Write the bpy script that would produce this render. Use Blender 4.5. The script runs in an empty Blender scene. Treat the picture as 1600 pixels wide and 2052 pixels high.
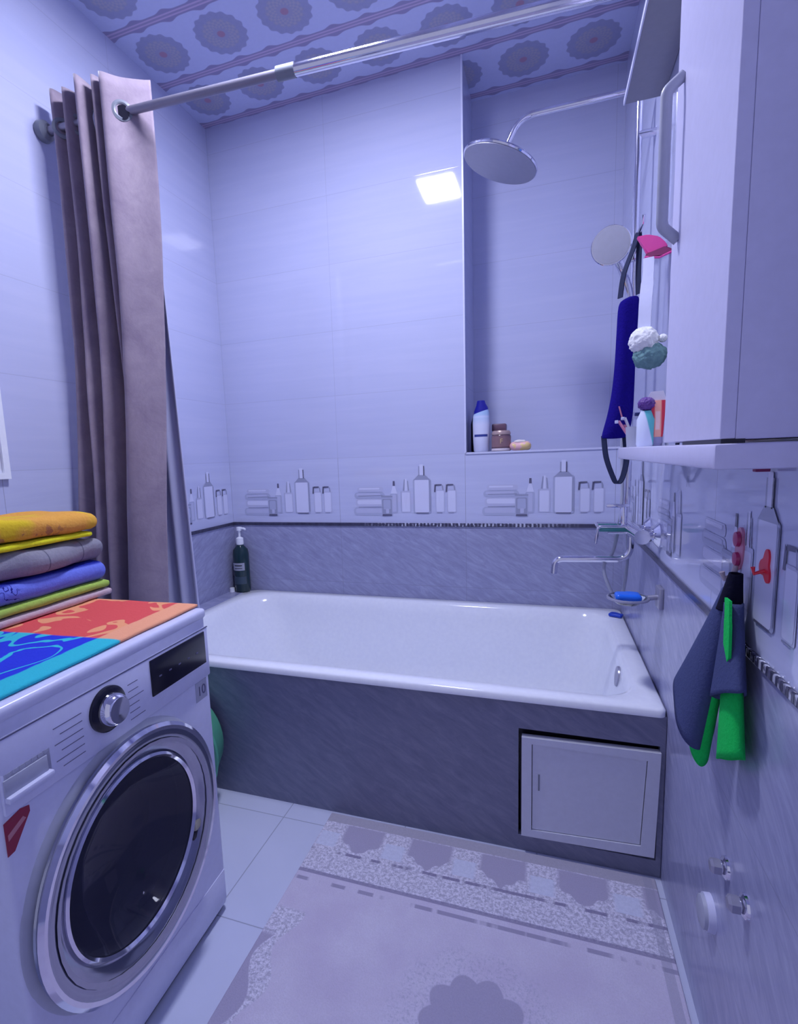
import bpy, bmesh, math, random
from mathutils import Vector, Matrix, noise
random.seed(7)
S = bpy.context.scene
COL = S.collection
PI = math.pi

# ------------------------------------------------------------------ camera, light, exposure
W, H = 1.898, 2.797            # room width, ceiling height
YN = -3.1                      # where the modelled room ends, behind the camera
ZB, ZL, XN, DN = .855, 1.178, 1.246, .31   # grey dado top, niche sill, niche edge, niche depth
BW, HB = .93, .492             # bath width and rim height

LIGHT_RGB, LIGHT_STRENGTH = (.79, .81, 1.0), 172.0
WORLD_RGB, WORLD_STRENGTH = (.62, .64, 1.0), .58

cam = bpy.data.cameras.new('camera'); camo = bpy.data.objects.new('camera', cam); COL.objects.link(camo)
R_ = Vector((.94355754, .32903459, -.03788684)); U_ = Vector((-.00937793, .14088456, .98998161)); F_ = Vector((-.33107587, .93374931, -.13601836))
camo.matrix_world = Matrix(((R_.x, U_.x, -F_.x, 1.5906), (R_.y, U_.y, -F_.y, -2.4049), (R_.z, U_.z, -F_.z, 1.1784), (0, 0, 0, 1)))
cam.sensor_fit = 'VERTICAL'; cam.sensor_height = 36.0; cam.lens = 1045.09 / 2052 * 36
cam.shift_x = 72.7 / 2052; cam.shift_y = 33.76 / 2052
cam.clip_start = .02
S.camera = camo
vs = S.view_settings
S.display_settings.display_device = 'sRGB'
vs.view_transform = 'Standard'; vs.look = 'None'; vs.gamma = 1; vs.exposure = 0; vs.use_curve_mapping = False
wd = bpy.data.worlds.new('world'); S.world = wd; wd.use_nodes = True
wd.node_tree.nodes['Background'].inputs[0].default_value = (*WORLD_RGB, 1)
wd.node_tree.nodes['Background'].inputs[1].default_value = WORLD_STRENGTH

# ------------------------------------------------------------------ shader helpers
class NT:
    def __init__(s, name):
        s.m = bpy.data.materials.new(name); s.m.use_nodes = True
        s.t = s.m.node_tree; s.b = s.t.nodes['Principled BSDF']
    def n(s, ty, **k):
        x = s.t.nodes.new(ty)
        for a, v in k.items(): setattr(x, a, v)
        return x
    def link(s, a, b): s.t.links.new(a, b)
    def _in(s, sock, v):
        if isinstance(v, bpy.types.NodeSocket): s.link(v, sock)
        elif isinstance(v, (tuple, list)): sock.default_value = (*v, 1) if len(v) == 3 and len(sock.default_value) == 4 else v
        else: sock.default_value = v
    def math(s, op, a, b=0., c=0.):
        x = s.n('ShaderNodeMath', operation=op)
        for i, v in enumerate((a, b, c)): s._in(x.inputs[i], v)
        return x.outputs[0]
    def pos(s):
        g = s.n('ShaderNodeNewGeometry'); q = s.n('ShaderNodeSeparateXYZ'); s.link(g.outputs['Position'], q.inputs[0])
        return g.outputs['Position'], q.outputs[0], q.outputs[1], q.outputs[2]
    def obj(s):
        g = s.n('ShaderNodeTexCoord'); q = s.n('ShaderNodeSeparateXYZ'); s.link(g.outputs['Object'], q.inputs[0])
        return g.outputs['Object'], q.outputs[0], q.outputs[1], q.outputs[2]
    def mix(s, f, a, b):
        x = s.n('ShaderNodeMix', data_type='RGBA'); s._in(x.inputs[0], f); s._in(x.inputs[6], a); s._in(x.inputs[7], b)
        return x.outputs[2]
    def noise(s, vec, scale, detail=4, rough=.55, vscale=None, dist=0.):
        if vscale:
            m = s.n('ShaderNodeMapping'); m.inputs['Scale'].default_value = vscale; s.link(vec, m.inputs[0]); vec = m.outputs[0]
        x = s.n('ShaderNodeTexNoise'); s.link(vec, x.inputs['Vector'])
        x.inputs['Scale'].default_value = scale; x.inputs['Detail'].default_value = detail; x.inputs['Roughness'].default_value = rough
        x.inputs['Distortion'].default_value = dist
        return x.outputs['Fac']
    def ramp(s, f, stops):
        x = s.n('ShaderNodeValToRGB'); s._in(x.inputs[0], f); e = x.color_ramp.elements
        while len(e) < len(stops): e.new(.5)
        for i, (p, c) in enumerate(stops): e[i].position = p; e[i].color = (*c, 1)
        return x.outputs[0]
    def step(s, x, lo, hi):     # 0 below lo, 1 above hi
        q = s.n('ShaderNodeMapRange'); q.clamp = True
        s._in(q.inputs[0], x); q.inputs[1].default_value = lo; q.inputs[2].default_value = hi
        return q.outputs[0]
    def band(s, x, a, b, e=.0005):  # 1 inside a..b
        return s.math('MULTIPLY', s.step(x, a - e, a + e), s.math('SUBTRACT', 1., s.step(x, b - e, b + e)))
    def near(s, x, period, off, half):   # 1 within half of off + k*period
        w = s.math('PINGPONG', s.math('SUBTRACT', x, off), period / 2)
        return s.math('SUBTRACT', 1., s.step(w, half * .7, half * 1.3))
    def bump(s, h, strength, dist=.002):
        x = s.n('ShaderNodeBump'); x.inputs['Strength'].default_value = strength; x.inputs['Distance'].default_value = dist
        s.link(h, x.inputs['Height']); s.link(x.outputs[0], s.b.inputs['Normal'])
    def col(s, c): s._in(s.b.inputs['Base Color'], c)
    def set(s, **k):
        for a, v in k.items(): s._in(s.b.inputs[a.replace('_', ' ')], v)
        return s

def plain(name, c, rough=.5, metal=0., bump=0., bscale=60, **k):
    t = NT(name); v = t.obj()[0]
    f = t.noise(v, bscale, 3)
    t.col(t.mix(f, tuple(x * .93 for x in c), tuple(min(1, x * 1.05) for x in c)))
    t.set(Roughness=rough, Metallic=metal, **k)
    if bump: t.bump(f, bump)
    return t.m

def tile_mat(name, axis):
    t = NT(name); P, x, y, z = t.pos(); u = (x, y)[axis]
    vs_w = (.5, 1, 9) if axis == 0 else (1, .5, 9)
    g1 = t.noise(P, 3.2, 6, .6, vs_w, .4)
    white = t.mix(t.step(g1, .42, .62), (.515, .545, .765), (.54, .565, .782))
    rot = t.n('ShaderNodeMapping', vector_type='TEXTURE'); rot.inputs['Rotation'].default_value = (0, .55, 0) if axis == 0 else (.55, 0, 0)
    rot.inputs['Scale'].default_value = (.20, .20, .045)
    t.link(P, rot.inputs[0])
    g2 = t.noise(rot.outputs[0], 2.3, 8, .68, None, .7)
    grey = t.ramp(g2, [(.3, (.27, .28, .45)), (.5, (.33, .345, .53)), (.68, (.40, .42, .61)), (.8, (.50, .52, .70))])
    dec = t.mix(t.step(g1, .4, .65), (.53, .56, .78), (.57, .60, .81))
    base = t.mix(t.step(z, ZL - .001, ZL + .001), dec, white)
    base = t.mix(t.step(z, ZB - .001, ZB + .001), grey, base)
    per = .6215
    jv = t.near(u, per, 0. if axis == 0 else 0., .0011)
    jz = t.math('MULTIPLY', t.near(z, .3, ZL, .0011), t.step(z, ZL - .02, ZL - .01))
    jz2 = t.math('MULTIPLY', t.near(z, .3, ZB, .0011), t.math('SUBTRACT', 1., t.step(z, ZB - .02, ZB - .01)))
    j = t.math('MAXIMUM', t.math('MULTIPLY', jv, t.math('SUBTRACT', 1.0, t.math('MULTIPLY', t.step(z, ZL - .001, ZL + .001), .55))), t.math('MAXIMUM', t.math('MULTIPLY', jz, .45), jz2))
    t.col(t.mix(t.math('MULTIPLY', j, .6), base, (.24, .25, .36)))
    r = t.mix(t.step(z, ZB - .001, ZB + .001), (.22,) * 3, (.055,) * 3)
    t._in(t.b.inputs['Roughness'], r)
    t.set(Specular_IOR_Level=.5)
    t.bump(t.math('ADD', t.math('MULTIPLY', g1, .1), t.math('MULTIPLY', j, -.2)), .25, .0012)
    return t.m

def towel_mat(name, c1, c2, scale=90, bump=.7, pattern=None):
    t = NT(name); v, x, y, z = t.obj()
    f = t.noise(v, scale, 3, .7)
    c = t.mix(f, c1, c2)
    if pattern: c = pattern(t, v, x, y, z, c)
    t.col(c); t.set(Roughness=.95, Specular_IOR_Level=.1)
    t.bump(f, bump, .003)
    return t.m

M = {}
M['tile_back'] = tile_mat('glazed wall tile back', 0)
M['tile_side'] = tile_mat('glazed wall tile side', 1)
M['white_enamel'] = plain('white enamel', (.87, .90, 1.0), .12)
M['white_plastic'] = plain('white plastic', (.66, .68, .88), .3)
M['cabinet_white'] = plain('white laminate', (.66, .65, .86), .28)
M['chrome'] = plain('chrome', (.80, .80, .88), .1, 1.)
M['brushed'] = plain('brushed metal', (.42, .42, .52), .35, .6)
M['spray_face'] = plain('grey spray face', (.40, .41, .50), .4, .15)
M['dark'] = plain('near black', (.008, .008, .02), .4)
M['black_gloss'] = plain('black gloss', (.005, .005, .018), .2)
M['grey_plastic'] = plain('grey plastic', (.20, .22, .27), .4)
M['light_grey'] = plain('light grey', (.42, .44, .55), .45)
M['grey_metal'] = plain('white painted lid', (.68, .70, .80), .45)
M['ink'] = plain('grey print', (.12, .12, .22), .5)
M['red'] = plain('red plastic', (.75, .02, .05), .35)

t = NT('decor print pale'); t.col((.52, .54, .74)); t.set(Roughness=.1); M['p_pale'] = t.m
t = NT('decor print light'); t.col((.44, .47, .66)); t.set(Roughness=.1); M['p_light'] = t.m
t = NT('decor print mid'); t.col((.33, .35, .50)); t.set(Roughness=.1); M['p_mid'] = t.m
t = NT('decor print dark'); t.col((.12, .12, .20)); t.set(Roughness=.1); M['p_dark'] = t.m
t = NT('decor print white'); t.col((.68, .70, .90)); t.set(Roughness=.1); M['p_white'] = t.m

# floor tiles
t = NT('pale floor tile'); P, x, y, z = t.pos()
f = t.noise(P, 2.2, 6, .6, None, .5)
j = t.math('MAXIMUM', t.near(x, .4, .775, .0015), t.near(y, .39, -1.003, .0015))
c = t.mix(f, (.50, .54, .72), (.62, .66, .84))
t.col(t.mix(t.math('MULTIPLY', j, .7), c, (.25, .27, .38))); t.set(Roughness=.22); t.bump(t.math('MULTIPLY', j, -1.), .3, .001)
M['floor'] = t.m

# ceiling panels with rosettes
t = NT('rosette ceiling panel'); P, x, y, z = t.pos()
PX, PY, OX, OY = .27, .2925, .134, -.459
dx = t.math('SUBTRACT', t.math('MODULO', t.math('ADD', t.math('SUBTRACT', x, OX), PX * 20.5), PX), PX / 2)
dy = t.math('SUBTRACT', t.math('MODULO', t.math('ADD', t.math('SUBTRACT', y, OY), PY * 30.5), PY), PY / 2)
r = t.math('SQRT', t.math('ADD', t.math('MULTIPLY', dx, dx), t.math('MULTIPLY', dy, dy)))
a = t.math('ARCTAN2', dy, dx)
sc = t.math('ADD', r, t.math('MULTIPLY', t.math('COSINE', t.math('MULTIPLY', a, 16.)), .0035))
f = t.noise(P, 70, 4, .7)
rings = t.math('MULTIPLY', t.math('SINE', t.math('MULTIPLY', r, 330.)), t.math('COSINE', t.math('MULTIPLY', a, 16.)))
base = t.mix(f, (.53, .57, .80), (.60, .64, .88))
outer = t.mix(f, (.29, .31, .49), (.38, .39, .57))
inner = t.mix(t.step(rings, -.4, .4), (.43, .41, .49), (.35, .36, .49))
core = (.42, .24, .33)
c = t.mix(t.math('SUBTRACT', 1., t.step(sc, .098, .102)), base, outer)
c = t.mix(t.math('SUBTRACT', 1., t.step(sc, .066, .072)), c, inner)
c = t.mix(t.math('SUBTRACT', 1., t.step(sc, .030, .034)), c, (.36, .36, .50))
c = t.mix(t.math('SUBTRACT', 1., t.step(r, .013, .017)), c, core)
# ornate band at the panel joints
ady = t.math('SUBTRACT', PY / 2, t.math('ABSOLUTE', dy))           # distance from the joint
orn = t.math('ADD', .017, t.math('MULTIPLY', t.math('POWER', t.math('ABSOLUTE', t.math('COSINE', t.math('MULTIPLY', x, PI / PX * 2))), 6.), .012))
om = t.step(t.math('SUBTRACT', orn, ady), -.0015, .0015)
c = t.mix(om, c, (.31, .28, .46))
c = t.mix(t.band(ady, .0035, .010, .001), c, (.56, .44, .62))
c = t.mix(t.math('SUBTRACT', 1., t.step(ady, .001, .0025)), c, (.36, .30, .48))
t.col(c); t.set(Roughness=.3); t.bump(t.step(ady, .0, .004), .3, .002)
M['ceiling'] = t.m

# rug
def rug_mat():
    t = NT('woven rug'); P, x, y, z = t.pos()
    f1 = t.noise(P, 260, 3, .8); f2 = t.noise(P, 7, 4, .6); f3 = t.noise(P, 115, 4, .8)
    field = t.mix(t.step(f2, .35, .7), (.66, .60, .80), (.78, .75, .92))
    field = t.mix(t.step(f1, .35, .8), t.mix(.5, field, (.50, .47, .62)), field)
    speck = t.mix(t.step(f3, .42, .58), (.46, .45, .60), (.80, .78, .94))
    # broad patterned band next to the bath
    c = field
    c = t.mix(t.band(y, -1.195, -.945), c, speck)
    # scallops, grey, hanging in the band
    sx = t.math('PINGPONG', t.math('SUBTRACT', x, .96), .105)
    sx = t.math('DIVIDE', sx, .105)
    arch = t.math('ADD', -1.035, t.math('MULTIPLY', t.math('POWER', sx, 1.5), -.065))
    arch = t.math('ADD', arch, t.math('MULTIPLY', t.math('SINE', t.math('MULTIPLY', x, 190.)), .004))
    inarch = t.math('MULTIPLY', t.step(t.math('SUBTRACT', y, arch), -.002, .002), t.math('SUBTRACT', 1., t.step(y, -.99, -.985)))
    gr = t.mix(f1, (.36, .34, .51), (.50, .47, .63))
    tri = t.math('MULTIPLY', inarch, t.step(sx, .35, .45))
    c = t.mix(tri, c, gr)
    lt = t.math('MULTIPLY', t.math('MULTIPLY', t.band(y, -1.09, -1.03), t.math('SUBTRACT', 1., t.step(sx, .25, .35))), .8)
    c = t.mix(lt, c, (.66, .70, .90))
    c = t.mix(t.band(y, -.985, -.945), c, t.mix(f3, (.36, .35, .46), (.50, .48, .60)))
    dash = t.step(t.noise(P, 26, 2, .5, (1, .1, 1)), .42, .5)
    c = t.mix(t.math('MULTIPLY', t.band(y, -1.112, -1.102), t.math('MULTIPLY', dash, .8)), c, (.20, .18, .33))
    c = t.mix(t.math('MULTIPLY', t.band(y, -1.20, -1.188), .75), c, (.24, .22, .38))
    c = t.mix(t.math('MULTIPLY', t.band(y, -1.228, -1.216), t.math('MULTIPLY', dash, .7)), c, (.26, .24, .40))
    # side borders
    sb = t.math('SUBTRACT', 1., t.step(t.math('ADD', x, t.math('MULTIPLY', t.math('SINE', t.math('MULTIPLY', y, 34.)), .018)), .99, .995))
    c = t.mix(t.math('MULTIPLY', sb, t.math('SUBTRACT', 1., t.step(y, -1.33, -1.32))), c, speck)
    sb2 = t.math('MULTIPLY', t.math('SUBTRACT', 1., t.step(t.math('ADD', x, t.math('MULTIPLY', t.math('COSINE', t.math('MULTIPLY', y, 30.)), .02)), .955, .958)), t.math('SUBTRACT', 1., t.step(y, -1.41, -1.40)))
    c = t.mix(sb2, c, gr)
    sb3 = t.band(x, 1.85, 1.872)
    c = t.mix(t.math('MULTIPLY', sb3, .5), c, (.34, .34, .48))
    # scalloped flower
    dx = t.math('SUBTRACT', x, 1.462); dy = t.math('SUBTRACT', y, -1.478)
    rr = t.math('SQRT', t.math('ADD', t.math('MULTIPLY', dx, dx), t.math('MULTIPLY', dy, dy)))
    aa = t.math('ARCTAN2', dy, dx)
    pet = t.math('ADD', .098, t.math('MULTIPLY', t.math('ABSOLUTE', t.math('SINE', t.math('MULTIPLY', t.math('ADD', aa, .25), 5.))), .018))
    halo = t.math('SUBTRACT', 1., t.step(t.math('SUBTRACT', rr, pet), .055, .085))
    c = t.mix(t.math('MULTIPLY', halo, t.math('MULTIPLY', t.step(f3, .5, .6), .5)), c, (.40, .40, .56))
    c = t.mix(t.math('SUBTRACT', 1., t.step(t.math('SUBTRACT', rr, pet), -.002, .002)), c, gr)
    t.col(c); t.set(Roughness=1., Specular_IOR_Level=.05); t.bump(f1, .8, .004)
    return t.m
M['rug'] = rug_mat()

# velvet curtain
t = NT('taupe velvet'); v, x, y, z = t.obj()
f = t.noise(v, 9, 5, .7, None, .6)
c = t.mix(t.step(f, .3, .7), (.25, .20, .27), (.36, .30, .36))
t.col(c); t.set(Roughness=.75, Sheen_Weight=.5, Sheen_Roughness=.4, Specular_IOR_Level=.15); t.bump(t.noise(v, 40, 3), .3, .004)
M['velvet'] = t.m
t = NT('white liner fabric'); t.col((.60, .61, .83)); t.set(Roughness=.6); M['liner'] = t.m
t = NT('glass'); t.col((.9, .95, 1)); t.set(Roughness=.02, Transmission_Weight=1., IOR=1.45); M['glass'] = t.m
t = NT('teal glass'); t.col((.10, .42, .42)); t.set(Roughness=.05, Transmission_Weight=.4, IOR=1.45); M['teal_glass'] = t.m
t = NT('smoked door glass'); t.col((.16, .17, .25)); t.set(Roughness=.03, Transmission_Weight=.75, IOR=1.3); M['door_glass'] = t.m
t = NT('mirror'); t.col((.85, .87, .92)); t.set(Roughness=.02, Metallic=1.); M['mirror'] = t.m
t = NT('lamp diffuser'); t.b.inputs['Emission Color'].default_value = (*LIGHT_RGB, 1); t.b.inputs['Emission Strength'].default_value = LIGHT_STRENGTH; t.col((.8, .8, .8)); M['lamp'] = t.m
t = NT('beaded mosaic strip'); P, x, y, z = t.pos()
k = t.near(t.math('ADD', x, y), .017, 0., .0042); f = t.noise(P, 55, 2); k = t.math('MULTIPLY', k, t.math('MAXIMUM', t.band(x, .85, 1.62, .12), t.step(t.math('MULTIPLY', y, -1.), 1.30, 1.45)))
t.col(t.mix(k, t.mix(f, (.03, .03, .06), (.10, .10, .17)), t.mix(t.step(f, .48, .56), (.14, .14, .22), (.6, .62, .75)))); t.set(Roughness=.2, Metallic=.2); t.bump(k, .6, .003)
M['mosaic'] = t.m

# ------------------------------------------------------------------ mesh helpers
def link(name, bm, mats, parent=None, smooth=False, mods=()):
    me = bpy.data.meshes.new(name)
    bmesh.ops.recalc_face_normals(bm, faces=bm.faces)
    bm.to_mesh(me); bm.free()
    o = bpy.data.objects.new(name, me); COL.objects.link(o)
    for m in (mats if isinstance(mats, (list, tuple)) else [mats]): me.materials.append(M[m] if isinstance(m, str) else m)
    if smooth:
        for p in me.polygons: p.use_smooth = True
        if smooth != 'all':
            b = bmesh.new(); b.from_mesh(me)
            for e in b.edges:
                if len(e.link_faces) == 2 and e.calc_face_angle(0) > math.radians(38): e.smooth = False
            b.to_mesh(me); b.free()
    for ty, k in mods:
        md = o.modifiers.new(ty.lower(), ty)
        for a, v in k.items(): setattr(md, a, v)
    if parent is not None: o.parent = parent
    return o
def part(name, bm, mats, parent, smooth=True, label=None, mods=()):
    o = link(name, bm, mats, parent, smooth, mods)
    if label: o['label'] = label
    return o
def tag(o, label, cat, group=None):
    o['label'] = label; o['category'] = cat
    if group: o['group'] = group
    return o
def thing(name, label, cat, loc=(0, 0, 0), rz=0., group=None):
    o = bpy.data.objects.new(name, None); COL.objects.link(o); o.location = loc; o.rotation_euler = (0, 0, rz)
    o.empty_display_size = .05
    return tag(o, label, cat, group)
def struct(name, bm, mats, parent=None, smooth=False):
    o = link(name, bm, mats, parent, smooth)
    if parent is None: o['kind'] = 'structure'
    return o
def box(bm, x0, x1, y0, y1, z0, z1, bev=0., seg=2, mi=0):
    r = bmesh.ops.create_cube(bm, size=1.)
    for v in r['verts']:
        v.co = Vector(((x0 + x1) / 2 + v.co.x * (x1 - x0), (y0 + y1) / 2 + v.co.y * (y1 - y0), (z0 + z1) / 2 + v.co.z * (z1 - z0)))
    fs = set(f for v in r['verts'] for f in v.link_faces)
    for f in fs: f.material_index = mi
    if bev:
        es = list(set(e for v in r['verts'] for e in v.link_edges))
        bmesh.ops.bevel(bm, geom=es, offset=bev, segments=seg, affect='EDGES', profile=.5)
    return bm
def B(*a, **k): return box(bmesh.new(), *a, **k)
def catmull(pts, n=8):
    P = [Vector(p) for p in pts]; out = []
    for i in range(len(P) - 1):
        p0 = P[max(i - 1, 0)]; p1 = P[i]; p2 = P[i + 1]; p3 = P[min(i + 2, len(P) - 1)]
        for k in range(n):
            s = k / n
            out.append(.5 * ((2 * p1) + (p2 - p0) * s + (2 * p0 - 5 * p1 + 4 * p2 - p3) * s * s + (3 * p1 - p0 - 3 * p2 + p3) * s ** 3))
    out.append(P[-1]); return out
def fillet(pts, rad, n=8):
    P = [Vector(p) for p in pts]; out = [P[0]]
    for i in range(1, len(P) - 1):
        a = (P[i - 1] - P[i]); b = (P[i + 1] - P[i]); q = min(rad, a.length * .49, b.length * .49)
        A = P[i] + a.normalized() * q; C = P[i] + b.normalized() * q
        for k in range(n + 1):
            s = k / n; out.append(A * (1 - s) ** 2 + P[i] * 2 * s * (1 - s) + C * s * s)
    out.append(P[-1]); return out
def tube(bm, pts, rad, seg=14, flat=1., up=None, cap=True):
    P = [Vector(p) for p in pts]; rings = []; ref = Vector(up) if up else None
    for i, p in enumerate(P):
        d = (P[min(i + 1, len(P) - 1)] - P[max(i - 1, 0)]).normalized()
        if ref is None:
            ref = Vector((0, 0, 1)) if abs(d.z) < .9 else Vector((1, 0, 0))
        u = (ref - d * ref.dot(d))
        u = u.normalized() if u.length > 1e-6 else d.orthogonal().normalized()
        if not up: ref = u
        v = d.cross(u); rr = rad[i] if isinstance(rad, (list, tuple)) else rad
        rings.append([bm.verts.new(p + u * math.cos(2 * PI * k / seg) * rr + v * math.sin(2 * PI * k / seg) * rr * flat) for k in range(seg)])
    for a, b in zip(rings, rings[1:]):
        for k in range(seg): bm.faces.new((a[k], a[(k + 1) % seg], b[(k + 1) % seg], b[k]))
    if cap: bm.faces.new(rings[0]); bm.faces.new(rings[-1])
    return bm
def T(*a, **k): return tube(bmesh.new(), *a, **k)
def lathe(bm, prof, seg=32, loc=(0, 0, 0), axis=(0, 0, 1), sx=1., sy=1.):
    q = Vector((0, 0, 1)).rotation_difference(Vector(axis)).to_matrix(); L = Vector(loc); rings = []
    for r, z in prof:
        if r < 1e-6: rings.append([bm.verts.new(L + q @ Vector((0, 0, z)))])
        else: rings.append([bm.verts.new(L + q @ Vector((r * sx * math.cos(2 * PI * k / seg), r * sy * math.sin(2 * PI * k / seg), z))) for k in range(seg)])
    for a, b in zip(rings, rings[1:]):
        for k in range(seg):
            k2 = (k + 1) % seg
            if len(a) == 1 and len(b) == 1: continue
            if len(a) == 1: bm.faces.new((a[0], b[k2], b[k]))
            elif len(b) == 1: bm.faces.new((a[k], a[k2], b[0]))
            else: bm.faces.new((a[k], a[k2], b[k2], b[k]))
    if len(rings[0]) > 1: bm.faces.new(rings[0])
    if len(rings[-1]) > 1: bm.faces.new(rings[-1])
    return bm
def LA(*a, **k): return lathe(bmesh.new(), *a, **k)
def ringprof(r0, r1, h):    # flat ring, closed profile
    return [(r0, 0), (r1, 0), (r1, h), (r0, h)]
def ring(bm, prof, seg=48, loc=(0, 0, 0), axis=(0, 0, 1)):
    q = Vector((0, 0, 1)).rotation_difference(Vector(axis)).to_matrix(); L = Vector(loc)
    rs = [[bm.verts.new(L + q @ Vector((r * math.cos(2 * PI * k / seg), r * math.sin(2 * PI * k / seg), z))) for k in range(seg)] for r, z in prof]
    n = len(rs)
    for i in range(n):
        a, b = rs[i], rs[(i + 1) % n]
        for k in range(seg): bm.faces.new((a[k], a[(k + 1) % seg], b[(k + 1) % seg], b[k]))
    return bm
def poly(bm, pts, mi=0):
    f = bm.faces.new([bm.verts.new(p) for p in pts]); f.material_index = mi; return f
def prism(bm, pts, off, mi=0):
    off = Vector(off); a = [bm.verts.new(Vector(p)) for p in pts]; b = [bm.verts.new(Vector(p) + off) for p in pts]
    n = len(a); fs = [bm.faces.new(a), bm.faces.new(list(reversed(b)))]
    for i in range(n): fs.append(bm.faces.new((a[i], a[(i + 1) % n], b[(i + 1) % n], b[i])))
    for f in fs: f.material_index = mi
    return bm
def softbox(bm, x0, x1, y0, y1, z0, z1, r, n=(14, 40, 8), amp=.004, freq=9., seed=0., warp=None):
    cx, cy, cz = (x0 + x1) / 2, (y0 + y1) / 2, (z0 + z1) / 2; hx, hy, hz = (x1 - x0) / 2, (y1 - y0) / 2, (z1 - z0) / 2
    r = min(r, hx, hy, hz); vs_ = {}
    def vert(i, j, k):
        key = (i, j, k)
        if key in vs_: return vs_[key]
        p = Vector((-hx + 2 * hx * i / n[0], -hy + 2 * hy * j / n[1], -hz + 2 * hz * k / n[2]))
        c = Vector((max(-hx + r, min(hx - r, p.x)), max(-hy + r, min(hy - r, p.y)), max(-hz + r, min(hz - r, p.z))))
        d = p - c
        if d.length > 1e-7: p = c + d.normalized() * r * (1 if max(abs(d.x), abs(d.y), abs(d.z)) > 0 else 1)
        w = Vector((cx, cy, cz)) + p
        nn = noise.noise(Vector((w.x * freq, w.y * freq, w.z * freq + seed)))
        w += (d.normalized() if d.length > 1e-7 else Vector((0, 0, 0))) * nn * amp
        if warp: w = warp(w)
        vs_[key] = bm.verts.new(w); return vs_[key]
    nx, ny, nz = n
    for a, b, fix in (('x', 'y', 'z'), ('y', 'z', 'x'), ('x', 'z', 'y')):
        N = dict(x=nx, y=ny, z=nz)
        for side in (0, N[fix]):
            for i in range(N[a]):
                for j in range(N[b]):
                    def key(p, q):
                        d = {a: p, b: q, fix: side}; return (d['x'], d['y'], d['z'])
                    bm.faces.new([vert(*key(i, j)), vert(*key(i + 1, j)), vert(*key(i + 1, j + 1)), vert(*key(i, j + 1))])
    return bm
def surf(bm, fn, nu, nv, mi=0):
    g = [[bm.verts.new(fn(i / nu, j / nv)) for j in range(nv + 1)] for i in range(nu + 1)]
    for i in range(nu):
        for j in range(nv): bm.faces.new((g[i][j], g[i + 1][j], g[i + 1][j + 1], g[i][j + 1])).material_index = mi
    return bm
def text(name, body, size, loc, xdir, ydir, mat, parent, depth=.0004):
    cu = bpy.data.curves.new(name, 'FONT'); cu.body = body; cu.size = size; cu.extrude = depth; cu.align_x = 'CENTER'; cu.align_y = 'CENTER'
    tmp = bpy.data.objects.new('tmp', cu); COL.objects.link(tmp)
    dg = bpy.context.evaluated_depsgraph_get(); me = bpy.data.meshes.new_from_object(tmp.evaluated_get(dg))
    bpy.data.objects.remove(tmp)
    X = Vector(xdir).normalized(); Y = Vector(ydir).normalized(); Z = X.cross(Y)
    me.transform(Matrix(((X.x, Y.x, Z.x, loc[0]), (X.y, Y.y, Z.y, loc[1]), (X.z, Y.z, Z.z, loc[2]), (0, 0, 0, 1))))
    o = bpy.data.objects.new(name, me); COL.objects.link(o); me.materials.clear(); me.materials.append(M[mat] if isinstance(mat, str) else mat)
    o.parent = parent; return o

# ------------------------------------------------------------------ room shell
struct('floor', B(-.06, W + .06, YN, .45, -.06, 0), 'floor')
struct('ceiling', B(-.06, W + .06, YN, .45, H, H + .05), 'ceiling')
wl = struct('wall_left', B(-.06, 0, YN, .45, 0, H), 'tile_side')
wr = struct('wall_right', B(W, W + .06, YN, .45, 0, H), 'tile_side')
bm = bmesh.new()
prof = [(0, 0, 0), (W, 0, 0), (W, 0, ZL), (XN, 0, ZL), (XN, 0, H), (0, 0, H)]
prism(bm, prof, (0, DN, 0))
box(bm, 0, W, DN, DN + .06, 0, H)
wb = struct('wall_back', bm, 'tile_back')
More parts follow.
